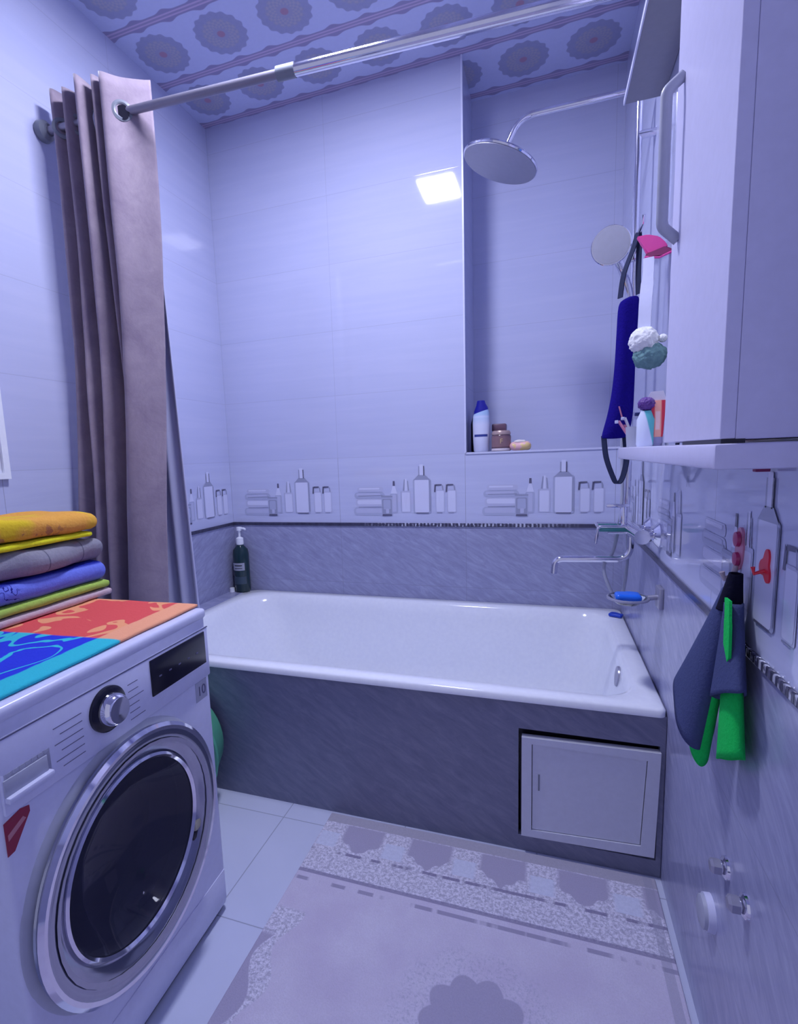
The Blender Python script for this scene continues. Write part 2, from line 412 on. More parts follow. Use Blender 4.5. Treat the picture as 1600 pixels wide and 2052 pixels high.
# decor tile printing: bottles, jars and folded towels
def decor(origin, du, tiles, normal):
    bm = bmesh.new(); du = Vector(du); nv = Vector(normal); lay = [0.0006]
    def P(u, v, l): return Vector(origin) + du * u + Vector((0, 0, ZB + v)) + nv * l
    def pg(t0, pts, mi, lv=1):
        poly(bm, [P(t0 + u, v, .0005 + .0003 * lv) for u, v in pts], mi)
    def rrect(u0, u1, v0, v1, r=.008, n=4):
        r = min(r, (u1 - u0) * .49, (v1 - v0) * .49)
        pts = []
        for cx, cy, a0 in ((u1 - r, v0 + r, -PI / 2), (u1 - r, v1 - r, 0), (u0 + r, v1 - r, PI / 2), (u0 + r, v0 + r, PI)):
            for k in range(n + 1):
                a = a0 + PI / 2 * k / n; pts.append((cx + r * math.cos(a), cy + r * math.sin(a)))
        return pts
    for t0, keep in tiles:
        def put(pts, mi, lv=1):
            if keep(min(p[0] for p in pts), max(p[0] for p in pts)): pg(t0, pts, mi, lv)
        # folded towels
        for u0, u1, v0, v1, c in ((.075, .245, .040, .078, 1), (.085, .25, .082, .120, 0), (.08, .235, .124, .152, 1), (.095, .23, .154, .178, 0)):
            put(rrect(u0, u1, v0, v1, .014), c)
            put(rrect(u0 + .01, u1 - .02, v0 + .012, v1 - .004, .008), 4 if c == 0 else 0, 2)
        for u0, u1, v0 in ((.10, .24, .079), (.10, .225, .134)):
            put([(u0, v0), (u1, v0 + .002), (u1, v0 + .0055), (u0, v0 + .003)], 2, 3)
        # jar
        put(rrect(.218, .274, .036, .135, .007), 1, 4); put(rrect(.222, .270, .044, .120, .006), 2, 5); put(rrect(.228, .264, .070, .116, .006), 1, 6); put([(.218, .128), (.274, .128), (.274, .135), (.218, .135)], 2, 5)
        put(rrect(.240, .256, .050, .072, .004), 0, 7); put(rrect(.222, .270, .038, .046, .003), 3, 7)
        # slim glass bottle
        put(rrect(.262, .30, .052, .145, .006), 1, 2); put(rrect(.268, .292, .058, .14, .005), 0, 3)
        put([(.266, .145), (.298, .145), (.288, .182), (.276, .182)], 4, 2); put([(.277, .182), (.288, .182), (.287, .205), (.278, .205)], 3, 3)
        # lotion with tall nozzle
        put(rrect(.315, .366, .055, .158, .005), 0, 2); put(rrect(.321, .36, .058, .15, .004), 4, 3)
        put([(.315, .06), (.319, .06), (.319, .155), (.315, .155)], 1, 4)
        put([(.326, .158), (.332, .158), (.336, .212), (.333, .212)], 2, 3); put([(.352, .158), (.357, .158), (.352, .205), (.348, .205)], 2, 3)
        put([(.336, .158), (.348, .158), (.346, .215), (.338, .215)], 4, 3)
        # big pump bottle
        put(rrect(.376, .462, .052, .212, .008), 1, 5); put(rrect(.384, .452, .054, .21, .008), 4, 6)
        put([(.453, .06), (.460, .06), (.460, .205), (.453, .205)], 2, 7)
        put([(.380, .208), (.458, .208), (.436, .230), (.402, .230)], 2, 7)
        put([(.404, .228), (.409, .228), (.409, .272), (.404, .272)], 2, 7); put([(.427, .228), (.432, .228), (.432, .272), (.427, .272)], 3, 7)
        put([(.409, .228), (.427, .228), (.427, .28), (.409, .28)], 4, 6)
        put([(.39, .05), (.45, .05), (.45, .054), (.39, .054)], 3, 8)
        # two small cups with handles
        for u in (.482, .536):
            put(rrect(u, u + .045, .055, .16, .005), 0, 2); put(rrect(u + .005, u + .04, .058, .155, .005), 4, 3)
            put([(u - .006, .15), (u + .002, .15), (u + .004, .182), (u - .003, .186)], 3, 4)
            put([(u + .002, .178), (u + .03, .18), (u + .03, .186), (u + .002, .186)], 3, 4); put([(u + .034, .158), (u + .04, .158), (u + .037, .178), (u + .03, .186)], 2, 4)
            put([(u + .006, .052), (u + .032, .052), (u + .032, .055), (u + .006, .055)], 2, 4)
    return bm
PER = .6215
allk = lambda a, b: True
MS = ['p_pale', 'p_light', 'p_mid', 'p_dark', 'p_white']
struct('tile_print', decor((0, 0, 0), (1, 0, 0), [(0, allk), (PER, allk), (2 * PER, allk)], (0, -1, 0)), MS, wb)
struct('tile_print', decor((0, 0, 0), (0, 1, 0), [(-PER, allk), (-2 * PER, allk), (-3 * PER, allk)], (1, 0, 0)), MS, wl)
struct('tile_print', decor((W, 0, 0), (0, -1, 0), [(0, allk), (PER, lambda a, b: b < .42), (2 * PER - .16, allk)], (-1, 0, 0)), MS, wr)
# mosaic border strips
def strip(n, b): struct('trim_%d' % n, b, 'mosaic')
strip(1, B(.004, W - .004, -.006, .0, ZB - .012, ZB + .004, bev=.002))
strip(2, B(0, .006, YN, -.004, ZB - .012, ZB + .004, bev=.002))
strip(3, B(W - .006, W, YN, -.004, ZB - .012, ZB + .004, bev=.002))
# ledge between bath and left wall, niche edge profiles
struct('trim_4', B(0, .08, -BW, 0, HB - .05, HB + .002), 'tile_side')
struct('trim_5', B(XN - .004, XN + .003, -.004, .004, ZL, H), 'white_plastic')
struct('trim_6', B(XN, W, -.004, .005, ZL - .004, ZL + .004), 'white_plastic')

# ceiling lamp
cl = thing('ceiling_light', 'square white lamp panel recessed in the rosette ceiling, mirrored in the back wall', 'light', (.955, -1.03, H))
part('frame', ring(bmesh.new(), [(.15, -.006), (.18, -.006), (.18, 0), (.15, 0)], 4, (0, 0, 0)), 'white_plastic', cl, False).scale = (1., 1.35, 1.)
o = cl.children[0]; o.rotation_euler = (0, 0, 0)
bpy.data.meshes[o.data.name].transform(Matrix.Rotation(PI / 4, 4, 'Z'))
part('diffuser', B(-.108, .108, -.148, .148, -.005, -.001), 'lamp', cl, False)

# ------------------------------------------------------------------ bath
def rr_pts(x0, x1, y0, y1, rad, n=14):
    out = []
    for cx, cy, a0 in ((x1 - rad[0], y0 + rad[0], -PI / 2), (x1 - rad[1], y1 - rad[1], 0), (x0 + rad[2], y1 - rad[2], PI / 2), (x0 + rad[3], y0 + rad[3], PI)):
        r = rad[(0, 1, 2, 3)[len(out) // (n + 1)]]
        for k in range(n + 1):
            a = a0 + PI / 2 * k / n; out.append((cx + r * math.cos(a), cy + r * math.sin(a)))
    return out
X0, X1, Y0, Y1 = .070, W - .003, -BW - .008, -.003
bath = thing('bathtub', 'white enamel bathtub built in along the tiled back wall', 'bathtub', (0, 0, 0))
bm = bmesh.new()
L = [(X0, X1, Y0, Y1, (.02, .03, .09, .03), HB - .022), (X0, X1, Y0, Y1, (.02, .03, .09, .03), HB - .006), (X0 + .006, X1 - .006, Y0 + .006, Y1 - .006, (.02, .03, .09, .03), HB),
     (X0 + .055, X1 - .05, Y0 + .055, Y1 - .055, (.10, .10, .15, .12), HB), (X0 + .068, X1 - .062, Y0 + .068, Y1 - .068, (.11, .11, .16, .13), HB - .008),
     (X0 + .085, X1 - .072, Y0 + .08, Y1 - .08, (.12, .12, .17, .14), HB - .05), (X0 + .20, X1 - .11, Y0 + .12, Y1 - .12, (.15, .15, .18, .16), HB - .28),
     (X0 + .26, X1 - .15, Y0 + .15, Y1 - .15, (.16, .16, .18, .16), HB - .36), (X0 + .36, X1 - .24, Y0 + .22, Y1 - .22, (.15, .15, .15, .15), HB - .40)]
rings = [[bm.verts.new((x, y, z)) for x, y in rr_pts(a, b, c, d, r)] for a, b, c, d, r, z in L]
for a, b in zip(rings, rings[1:]):
    n = len(a)
    for k in range(n): bm.faces.new((a[k], a[(k + 1) % n], b[(k + 1) % n], b[k]))
bm.faces.new(rings[-1])
part('tub', bm, 'white_enamel', bath, 'all')
ov = part('overflow_cover', LA([(.0, .0), (.030, .0), (.034, .004), (.032, .010), (.012, .013), (0, .013)], 28, (X1 - .070, -.585, .428), (-1, 0, .12)), 'brushed', bath, True, 'chrome overflow plate')
part('drain', LA([(0, 0), (.03, 0), (.03, .004), (0, .006)], 24, (1.50, -.47, HB - .399)), 'chrome', bath)

# bath front panel with hatch
bp = tag(link('bath_surround', (lambda b: [box(b, .0, 1.522, -BW, -BW + .02, 0, HB - .022), box(b, 1.522, W - .001, -BW, -BW + .02, .386, HB - .022), box(b, 1.522, W - .001, -BW, -BW + .02, 0, .050), box(b, 1.884, W - .001, -BW, -BW + .02, .050, .386)][-1])(bmesh.new()), None), 'grey stone-look tiled front panel of the bathtub', 'bath surround')
t = NT('bath panel stone tile'); P, x, y, z = t.pos()
mp = t.n('ShaderNodeMapping', vector_type='TEXTURE'); mp.inputs['Rotation'].default_value = (0, .55, 0); mp.inputs['Scale'].default_value = (.20, .20, .05); t.link(P, mp.inputs[0])
g = t.noise(mp.outputs[0], 2.2, 8, .68, None, .7)
c = t.ramp(g, [(.3, (.165, .175, .26)), (.5, (.205, .215, .31)), (.7, (.26, .27, .37)), (.82, (.32, .34, .44))])
t.col(c); t.set(Roughness=.3)
bp.data.materials.clear(); bp.data.materials.append(t.m)
hat = thing('access_hatch', 'white plastic inspection hatch set low in the grey bath panel', 'hatch', (1.705, -BW, 0), 0)
def quad_frame(bm, o, i, y0, y1):
    for k in range(4):
        a, b, c, d = o[k], o[(k + 1) % 4], i[(k + 1) % 4], i[k]
        prism(bm, [(p[0], y0, p[1]) for p in (a, b, c, d)], (0, y1 - y0, 0))
    return bm
oq = [(-.174, .055), (.174, .064), (.181, .371), (-.174, .365)]; iq = [(-.146, .078), (.140, .092), (.150, .345), (-.146, .347)]
part('frame', quad_frame(bmesh.new(), oq, iq, -.010, .012), 'grey_metal', hat, False)
iq2 = [(-.144, .080), (.138, .094), (.148, .343), (-.144, .345)]
dr = part('door', prism(bmesh.new(), [(a, -.006, b) for a, b in iq2], (0, .012, 0)), 'grey_metal', hat, False)
part('finger_slot', B(-.128, -.124, -.0075, -.005, .205, .255), 'grey_plastic', dr, False, 'thin dark finger slot')
part('hollow_shade', B(-.18, .178, .03, .04, .05, .386), 'dark', hat, False, 'black sheet standing in for the unlit hollow behind the hatch')  # black sheet: darkness of the hollow put in as colour

# ------------------------------------------------------------------ curtain rod and curtains
ry = lambda x: -.955 + .075 * x
RZ = 2.285
rod = thing('curtain_rod', 'telescopic chrome shower rod spanning from left wall to right wall', 'curtain rod', (0, ry(0), RZ))
def rp(x, dz=0): return (x, ry(x) - ry(0), dz)
part('tube', T([rp(.01), rp(.87)], .0125, 18), plain('dull rod metal', (.26, .25, .32), .4, .5), rod, True, 'thinner grey tube')
part('tube', T([rp(.86), rp(W - .01)], .0165, 18), 'chrome', rod, True, 'thicker chrome tube')
part('collar', T([rp(.845), rp(.90)], .0185, 18), 'grey_plastic', rod, True, 'grey joint collar')
part('wall_cup', LA([(0, 0), (.03, 0), (.033, .006), (.030, .024), (.018, .034), (0, .034)], 28, (.0, 0, 0), (1, 0, 0)), 'grey_plastic', rod)
part('wall_cup', LA([(0, 0), (.03, 0), (.033, .006), (.030, .024), (.018, .034), (0, .034)], 28, rp(W), (-1, 0, 0)), 'grey_plastic', rod)

cur = thing('shower_curtain', 'taupe velvet eyelet curtain bunched on the rod by the left wall', 'curtain', (0, 0, 0))
# plan: zigzag folds at the top, last panel wide; (x, offset from rod)
top = [(.045, .02), (.07, -.03), (.10, .03), (.13, -.045), (.155, .035), (.185, -.05), (.207, -.052), (.215, .035), (.245, -.05), (.258, .03), (.28, -.055), (.33, -.02), (.395, .03)]
bot = [(.02, .0), (.04, -.045), (.07, .01), (.105, -.05), (.135, .0), (.165, -.05), (.19, .045), (.205, .05), (.215, .04), (.232, -.05), (.27, -.06), (.31, -.045), (.345, .0)]
tc = catmull([(a, b, 0) for a, b in top], 7); bc = catmull([(a, b, 0) for a, b in bot], 7)
NC = len(tc) - 1
ZT, ZB_ = 2.385, .10
def cf(u, v):
    i = u * NC; k = min(int(i), NC - 1); f = i - k
    a = tc[k].lerp(tc[k + 1], f); b = bc[k].lerp(bc[k + 1], f)
    s = max(0, min(1, (v - .06) / .75)); s = s * s * (3 - 2 * s) if s < 1 else 1
    p = a.lerp(b, s)
    z = ZT + (ZB_ - ZT) * v
    yc = ry(p.x) + .012 - .075 * max(0, (v - .35) / .65)
    wob = noise.noise(Vector((u * 6, v * 5, 3.1))) * .008 * min(1, v * 4)
    return Vector((p.x + wob, yc + p.y + wob * .6, z + .008 * math.sin(u * 19)))
part('cloth', surf(bmesh.new(), cf, NC, 70), 'velvet', cur, 'all', mods=[('SOLIDIFY', dict(thickness=.004, offset=0))])
for xg, yo, ang in ((.085, -.01, .9), (.142, -.01, .9), (.211, -.008, .9), (.252, 0, .9), (.325, -.018, .55)):
    ax = Vector((math.cos(ang) * .9, -math.sin(ang) * .55 if xg < .3 else -.85, .0)).normalized()
    o = part('grommet', ring(bmesh.new(), [(.019, -.004), (.023, -.006), (.031, -.004), (.032, 0), (.031, .004), (.023, .006), (.019, .004)], 28, (xg, ry(xg) + (0 if xg < .3 else -.012), RZ - .004), ax), 'grey_plastic', cur)
part('eyelet_shade', LA([(0, -.001), (.021, -.001), (.021, .001), (0, .001)], 24, (.329, ry(.329) - .0155, RZ - .010), (.45, -.85, 0)), 'dark', cur, False, 'black disc standing in for the shade inside the eyelet')  # black disc paints the shaded hole of the last grommet
lin = thing('curtain_liner', 'thin white waterproof liner hanging behind the taupe curtain', 'curtain liner', (0, 0, 0))
def lf(u, v):
    z = 2.33 - v * 1.80
    w = .20 + .145 * u + v * (.04 * u)
    return Vector((w, ry(.3) + .085 + .014 * math.sin(u * 17 + v) + .02 * v, z))
part('sheet', surf(bmesh.new(), lf, 40, 30), 'liner', lin, 'all', mods=[('SOLIDIFY', dict(thickness=.0015, offset=0))])
for x in (.21, .26, .30):
    part('ring_hook', ring(bmesh.new(), [(.042 + .0025 * math.cos(a), .0025 * math.sin(a)) for a in [k * PI / 4 for k in range(8)]], 24, (x, ry(x) + .03, RZ - .005), (1, .2, 0)), 'white_plastic', lin)

# ------------------------------------------------------------------ washing machine (local: +x is the front)
wm = thing('washing_machine', 'white front-loading washing machine with round chrome door beside the bath', 'washing machine', (.525, -1.634, 0), .0369)
fx = .28; hw = .2675; hn = .286
bm = B(-.28, fx, -hn, hw, .012, .812, bev=.012, seg=3)
ff = max((f for f in bm.faces if f.normal.x > .99), key=lambda f: f.calc_area())
hv = [Vector((fx, -.030 + .179 * math.cos(a), .405 + .179 * math.sin(a))) for a in [2 * PI * k / 64 for k in range(64)]]
ov_ = sorted([v.co.copy() for v in ff.verts], key=lambda c: math.atan2(c.z - .405, c.y + .030)); bmesh.ops.delete(bm, geom=[ff], context='FACES_ONLY')
hn_ = [bm.verts.new(p) for p in hv]
cor = {}
for c in ov_:
    cor[(c.y > -.030, c.z > .405)] = min((v for v in bm.verts if v not in hn_), key=lambda v: (v.co - c).length)
q4 = [cor[(True, True)], cor[(False, True)], cor[(False, False)], cor[(True, False)]]
for q in range(4):
    lo, hi = 8 + 16 * q - 8, 8 + 16 * q + 8
    for k in range(lo, hi): bm.faces.new((hn_[k % 64], hn_[(k + 1) % 64], q4[q]))
    bm.faces.new((hn_[hi % 64], q4[(q + 1) % 4], q4[q]))
part('body', bm, 'white_plastic', wm)
part('top_lid', B(-.28, fx + .004, -hn - .001, hw + .001, .80, .825, bev=.009, seg=3), 'white_plastic', wm)
def plate(y0, y1, z0, z1, x0=fx, th=.003, bev=.0012): return B(x0 - .002, x0 + th, y0, y1, z0, z1, bev=bev)
cpn = part('control_panel', plate(-hn + .004, hw - .004, .655, .779, th=.006, bev=.004), 'white_plastic', wm)
part('seam', B(fx + .004, fx + .0066, -hn + .004, hw - .004, .7775, .7795), 'ink', cpn, False)
dis = part('display', plate(.052, .246, .693, .772, fx + .006, .003), 'black_gloss', wm, True, 'black display window')
for k in range(5):
    part('indicator', B(fx + .009, fx + .0096, .075 + k * .033, .083 + k * .033, .728, .731), 'ink', dis, False)
kn = part('program_knob', LA([(.0, 0), (.043, 0), (.043, .006), (.037, .010), (0, .010)], 40, (fx + .006, -.070, .728), (1, 0, 0)), 'black_gloss', wm, True, 'black ring of the program dial')
part('knob_cap', LA([(.0, 0), (.031, 0), (.030, .012), (.027, .020), (.024, .023), (.010, .0215), (0, .021)], 40, (fx + .014, -.070, .728), (1, 0, 0)), 'chrome', kn, True, 'chrome dial cap')
for nm, lines in (('program_print', [(-.175 - .012 * (k % 2), -.128, .675 + k * .0145) for k in range(6)]), ('option_print', [(-.014, .014 + .014 * (k % 3 == 0), .675 + k * .0145) for k in range(6)])):
    pr = bmesh.new()
    for a, b, z in lines: box(pr, fx + .006, fx + .0066, a, b, z, z + .0014)
    part(nm, pr, 'ink', cpn, False, 'rows of small grey print')
df = part('detergent_drawer', plate(-hn + .004, -.196, .674, .724, fx + .003, .003), 'white_plastic', wm)
part('drawer_grip', plate(-hn + .006, -.204, .686, .714, fx + .004, .004), 'light_grey', df, True, 'grey recessed grip')
part('grip_lip', plate(-hn + .006, -.200, .677, .687, fx + .004, .012, .002), 'white_plastic', df)
bmx = bmesh.new()
for k in range(7): box(bmx, fx + .006, fx + .0065, -hn + .012 + k * .011, -hn + .020 + k * .011, .7165, .7225)
part('drawer_print', bmx, 'light_grey', df, False)
st = part('warranty_sticker', plate(.205, .250, .604, .652, fx, .001, .0004), 'light_grey', wm, False, 'grey square sticker marked 10')
text('sticker_text', '10', .034, (fx + .0012, .228, .627), (0, 1, 0), (0, 0, 1), 'ink', st)
rs = bmesh.new()
prism(rs, [(fx, -.284, .590), (fx, -.272, .592), (fx, -.240, .638), (fx, -.240, .648), (fx, -.255, .652), (fx, -.284, .645)], (.001, 0, 0))
t = NT('dark red sticker'); t.col((.30, .01, .05)); t.set(Roughness=.3); M['dkred'] = t.m
rso = part('red_sticker', rs, 'dkred', wm, False, 'dark red sticker')
part('sticker_mark', prism(bmesh.new(), [(fx + .001, -.28, .614), (fx + .001, -.248, .632), (fx + .001, -.253, .638), (fx + .001, -.28, .624)], (.0006, 0, 0)), plain('pale red print', (.55, .22, .26), .4), rso, False)
dz, dy0 = .405, -.030; K = 1.065
def sc(pts): return [(a * K, b) for a, b in pts]
dish = part('door_recess', ring(bmesh.new(), [(.19, .0), (.257, .0), (.254, .003), (.238, .006), (.19, .006)], 72, (fx - .0005, dy0, dz), (1, 0, 0)), 'light_grey', wm)
door = part('door_ring', ring(bmesh.new(), sc([(.167, .0), (.222, .0), (.231, .010), (.229, .021), (.217, .027), (.205, .025), (.185, .014), (.169, .004)]), 80, (fx + .004, dy0, dz), (1, 0, 0)), plain('door chrome', (.40, .42, .50), .14, 1.), wm, True, 'chrome door ring')
part('door_rim', ring(bmesh.new(), sc([(.221, .014), (.230, .014), (.233, .021), (.226, .027), (.219, .026)]), 80, (fx + .004, dy0, dz), (1, 0, 0)), 'chrome', door, True)
part('inner_rim', ring(bmesh.new(), sc([(.165, -.002), (.174, .004), (.174, .011), (.169, .014), (.164, .008)]), 80, (fx + .004, dy0, dz), (1, 0, 0)), 'chrome', door, True)
part('glass_bowl', LA(sc([(0, -.095), (.06, -.092), (.105, -.074), (.132, -.048), (.156, -.02), (.167, .002), (.164, .006), (.152, -.012), (.130, -.038), (.10, -.062), (.055, -.078), (0, -.081)]), 64, (fx + .002, dy0, dz), (1, 0, 0)), 'door_glass', door, True, 'dark bowl-shaped door glass')
part('handle_recess', ring(bmesh.new(), sc([(.196, .0215), (.202, .0245), (.203, .0265), (.195, .024)]), 40, (fx + .004, dy0, dz), (1, 0, 0)), 'brushed', door, True)
lt_ = part('door_latch', B(fx + .006, fx + .020, .136, .160, .318, .340, bev=.004), plain('beige latch', (.46, .44, .34), .4), door, True, 'beige latch tab')
part('latch_slot', B(fx + .006, fx + .018, .128, .152, .300, .318, bev=.003), 'dark', lt_)
part('drum', LA([(0, -.22), (.15, -.22), (.178, -.19), (.178, .003), (.1805, .003), (.183, -.2), (.15, -.23), (0, -.23)], 48, (fx, dy0, dz), (1, 0, 0)), plain('drum interior', (.10, .10, .16), .3, .7), wm, True, 'dark drum behind the glass')
part('door_gasket', ring(bmesh.new(), [(.128, -.10), (.150, -.10), (.176, -.03), (.172, -.03), (.146, -.092), (.128, -.092)], 56, (fx, dy0, dz), (1, 0, 0)), plain('grey rubber', (.07, .07, .10), .5), wm, True, 'grey rubber gasket')
part('kick_panel', plate(-hn + .008, hw - .008, .03, .115, fx, .002), 'white_plastic', wm)
for a in (-.24, .24):
    for b in (-.24, .22): part('foot', LA([(.02, 0), (.022, .014)], 16, (a, b, 0)), 'grey_plastic', wm)
part('base_shade', B(-.27, fx - .01, -hn + .01, hw - .01, .004, .013), 'dark', wm, False, 'black slab standing in for the shade under the machine')  # black slab stands in for the shadow below the body

# beach towel spread over the machine top
def beach(t, v, x, y, z, c):
    f = t.noise(v, 7.5, 1.5, .4, (1, 1, .1), 1.2)
    red = t.mix(t.band(f, .50, .60, .004), (.72, .10, .10), (.85, .36, .18))
    blue = t.mix(t.band(f, .44, .50, .004), (.03, .05, .62), (.05, .52, .62))
    edge = t.step(t.math('ADD', x, t.math('MULTIPLY', t.noise(v, 30, 2), .008)), .208, .212)
    red = t.mix(edge, red, (.85, .38, .22)); blue = t.mix(edge, blue, (.04, .50, .60))
    s = t.step(t.math('ADD', y, t.math('MULTIPLY', x, -.02)), -.003, .003)
    return t.mix(s, blue, red)
M['beach'] = towel_mat('beach towel', (.5, .1, .1), (.6, .1, .1), 120, .5, beach)
bt = softbox(bmesh.new(), -.24, .262, -hn - .001, .268, -.004, .004, .004, (40, 44, 2), 0, 1, 0, None)
for v in bt.verts:
    v.co.z += .0012 * noise.noise(v.co * 14)
    if v.co.x > .2: v.co.x += .006 * noise.noise(Vector((v.co.y * 9, 1, 2)))
bto = tag(link('beach_towel', bt, 'beach', None, 'all'), 'red and blue patterned beach towel laid flat over the washing machine top', 'towel')
bto.location = (.525, -1.634, .8302); bto.rotation_euler = (0, 0, .0369)

# folded laundry stack
def flecks(c2, thr=.62, sc=26):
    def f(t, v, x, y, z, c): return t.mix(t.step(t.noise(v, sc, 3, .6), thr, thr + .03), c, c2)
    return f
M['tw_pink'] = towel_mat('pale pink towel', (.50, .38, .42), (.62, .48, .52))
M['tw_green'] = towel_mat('lime towel', (.30, .46, .08), (.42, .60, .12))
def blueflower(t, v, x, y, z, c):
    m = t.math('MULTIPLY', t.band(t.noise(v, 42, 2, .5), .47, .51, .004), t.band(y, -.17, -.02, .01))
    c = t.mix(m, c, (.02, .02, .22))
    return t.mix(t.step(z, .018, .022), c, (.02, .03, .30))
M['tw_blue'] = towel_mat('blue towel', (.13, .17, .62), (.18, .24, .78), pattern=blueflower)
def quilt(t, v, x, y, z, c):
    m = t.near(y, .115, .06, .0016)
    c = t.mix(t.math('MULTIPLY', m, .6), c, (.05, .05, .10))
    m2 = t.math('MULTIPLY', t.step(t.noise(v, 18, 2), .62, .66), .55)
    return t.mix(m2, c, (.26, .17, .24))
M['tw_grey'] = towel_mat('grey towel', (.21, .21, .26), (.30, .30, .36), pattern=quilt)
M['tw_yellow'] = towel_mat('lemon towel', (.70, .72, .02), (.88, .86, .04))
def orangepat(t, v, x, y, z, c):
    c = t.mix(t.step(t.noise(v, 11, 2, .5), .52, .68), c, (.72, .52, .03))
    m = t.math('MULTIPLY', t.step(t.noise(v, 34, 3), .56, .60), t.band(z, -.03, .006, .006))
    m = t.math('MULTIPLY', m, t.band(y, -.2, .12, .02))
    return t.mix(t.math('MULTIPLY', m, .7), c, (.34, .13, .08))
M['tw_orange'] = towel_mat('amber towel', (.66, .30, .05), (.80, .42, .09), pattern=orangepat)
def towel(name, label, mat, x0, x1, y0, y1, z0, z1, seed, amp=.005, warp=None):
    cx, cy, cz = (x0 + x1) / 2, (y0 + y1) / 2, (z0 + z1) / 2
    b = softbox(bmesh.new(), x0 - cx, x1 - cx, y0 - cy, y1 - cy, z0 - cz, z1 - cz, (z1 - z0) * .5, (16, 48, 8), amp, 14., seed, warp)
    o = tag(link(name, b, mat, None, 'all'), label, 'towel', 'folded laundry on the washing machine'); o.location = (cx, cy, cz); return o
ZS = .8345
towel('folded_towel', 'pale pink thin folded towel at the bottom of the laundry stack', 'tw_pink', .20, .475, -1.80, -1.320, ZS, ZS + .020, 1, .002)
towel('folded_towel', 'lime green thin folded towel below the blue one in the stack', 'tw_green', .20, .472, -1.80, -1.322, ZS + .021, ZS + .043, 2, .002)
towel('folded_towel', 'bright blue folded towel with dark flower print in the middle of the stack', 'tw_blue', .19, .468, -1.80, -1.318, ZS + .044, ZS + .095, 3)
def bulge(w):
    w.x += .010 * math.sin(w.y * 26) * (1 if w.x > 0 else 0); return w
towel('folded_towel', 'thick grey folded towel between the blue and the lemon yellow ones', 'tw_grey', .19, .468, -1.81, -1.312, ZS + .098, ZS + .160, 4, .008, bulge)
towel('folded_towel', 'thin lemon yellow folded towel under the orange towel', 'tw_yellow', .20, .462, -1.80, -1.352, ZS + .163, ZS + .180, 5, .002)
def hump(w):
    w.z += .012 * max(0, 1 - abs(w.y + .03) / .14) * (1 if w.z > 0 else 0); return w
towel('folded_towel', 'amber orange patterned folded towel on top of the laundry stack', 'tw_orange', .19, .468, -1.80, -1.330, ZS + .182, ZS + .228, 6, .007, hump)

# green basin behind the machine
M['green_plastic'] = plain('green plastic', (.10, .42, .26), .35)
bs = thing('plastic_basin', 'green plastic basin standing on edge between washing machine and bath panel', 'basin', (.36, -1.0, .0))
part('bowl', LA([(.205, 0), (.21, .004), (.17, .10), (.165, .10), (.0, .10), (0, .094), (.16, .094), (.2, .004)], 40, (0, -.06, .215), (0, 1, 0)), 'green_plastic', bs)
part('rim', ring(bmesh.new(), [(.200, -.004), (.214, -.004), (.216, .003), (.200, .004)], 40, (0, -.06, .215), (0, 1, 0)), 'green_plastic', bs)

# ------------------------------------------------------------------ shower column, mixer
shc = thing('rain_shower', 'chrome rain shower with riser pipe and wide round rain head on the right wall', 'shower', (1.850, -.45, .93))
AY = 0.
part('riser_pipe', T([(0, 0, .03), (0, 0, 1.33)], .0105, 16), 'chrome', shc)
arm = fillet([(0, 0, 1.32), (-.02, 0, 1.331), (-.352, 0, 1.332), (-.405, 0, 1.232)], .05, 8)
part('shower_arm', T(arm, .0095, 16), 'chrome', shc)
ax = Vector((-.36, -.02, -.93)).normalized()
hl = (-.405, 0, 1.232)
rh = part('rain_head', LA([(0, -.012), (.014, -.012), (.018, .004), (.05, .012), (.124, .020), (.128, .026), (.126, .031), (0, .031)], 56, hl, ax), 'chrome', shc)
part('spray_face', LA([(0, .0312), (.124, .0312), (.124, .0335), (0, .0335)], 56, hl, ax), 'spray_face', rh, True, 'matt grey spray face')
for z in (.35, 1.20):
    part('wall_bracket', T([(0, 0, z), (W - 1.85, 0, z)], .012, 14), 'chrome', shc)
part('slider', B(-.016, .016, -.02, .02, .83, .875, bev=.006), 'chrome', shc)
hs = thing('hand_shower', 'round chrome hand shower clipped to the shower column', 'hand shower', (1.774, -.515, 1.80))
ha = Vector((-.20, -.93, -.10)).normalized()
hh = part('head', LA([(0, -.028), (.03, -.026), (.054, -.012), (.058, .0), (.056, .004), (0, .004)], 48, (0, 0, 0), ha), 'chrome', hs)
part('spray_face', LA([(0, .0042), (.053, .0042), (.053, .006), (0, .006)], 48, (0, 0, 0), ha), 'spray_face', hh, True, 'grey spray face')
part('grip', T(catmull([(.01, .02, -.02), (.035, .035, -.06), (.06, .05, -.13), (.066, .055, -.17)], 6), [.013] * 6 + [.012] * 6 + [.011] * 7, 14), 'chrome', hs)
part('hose', T(catmull([(.066, .055, -.17), (.06, .04, -.35), (.05, .02, -.60), (.052, -.0, -.80), (.03, -.02, -.95), (-.0, -.03, -1.01), (.018, -.035, -1.08), (.052, -.02, -1.13), (.072, .0, -1.02), (.076, .03, -.89)], 8), .0055, 10), 'light_grey', hs, True)

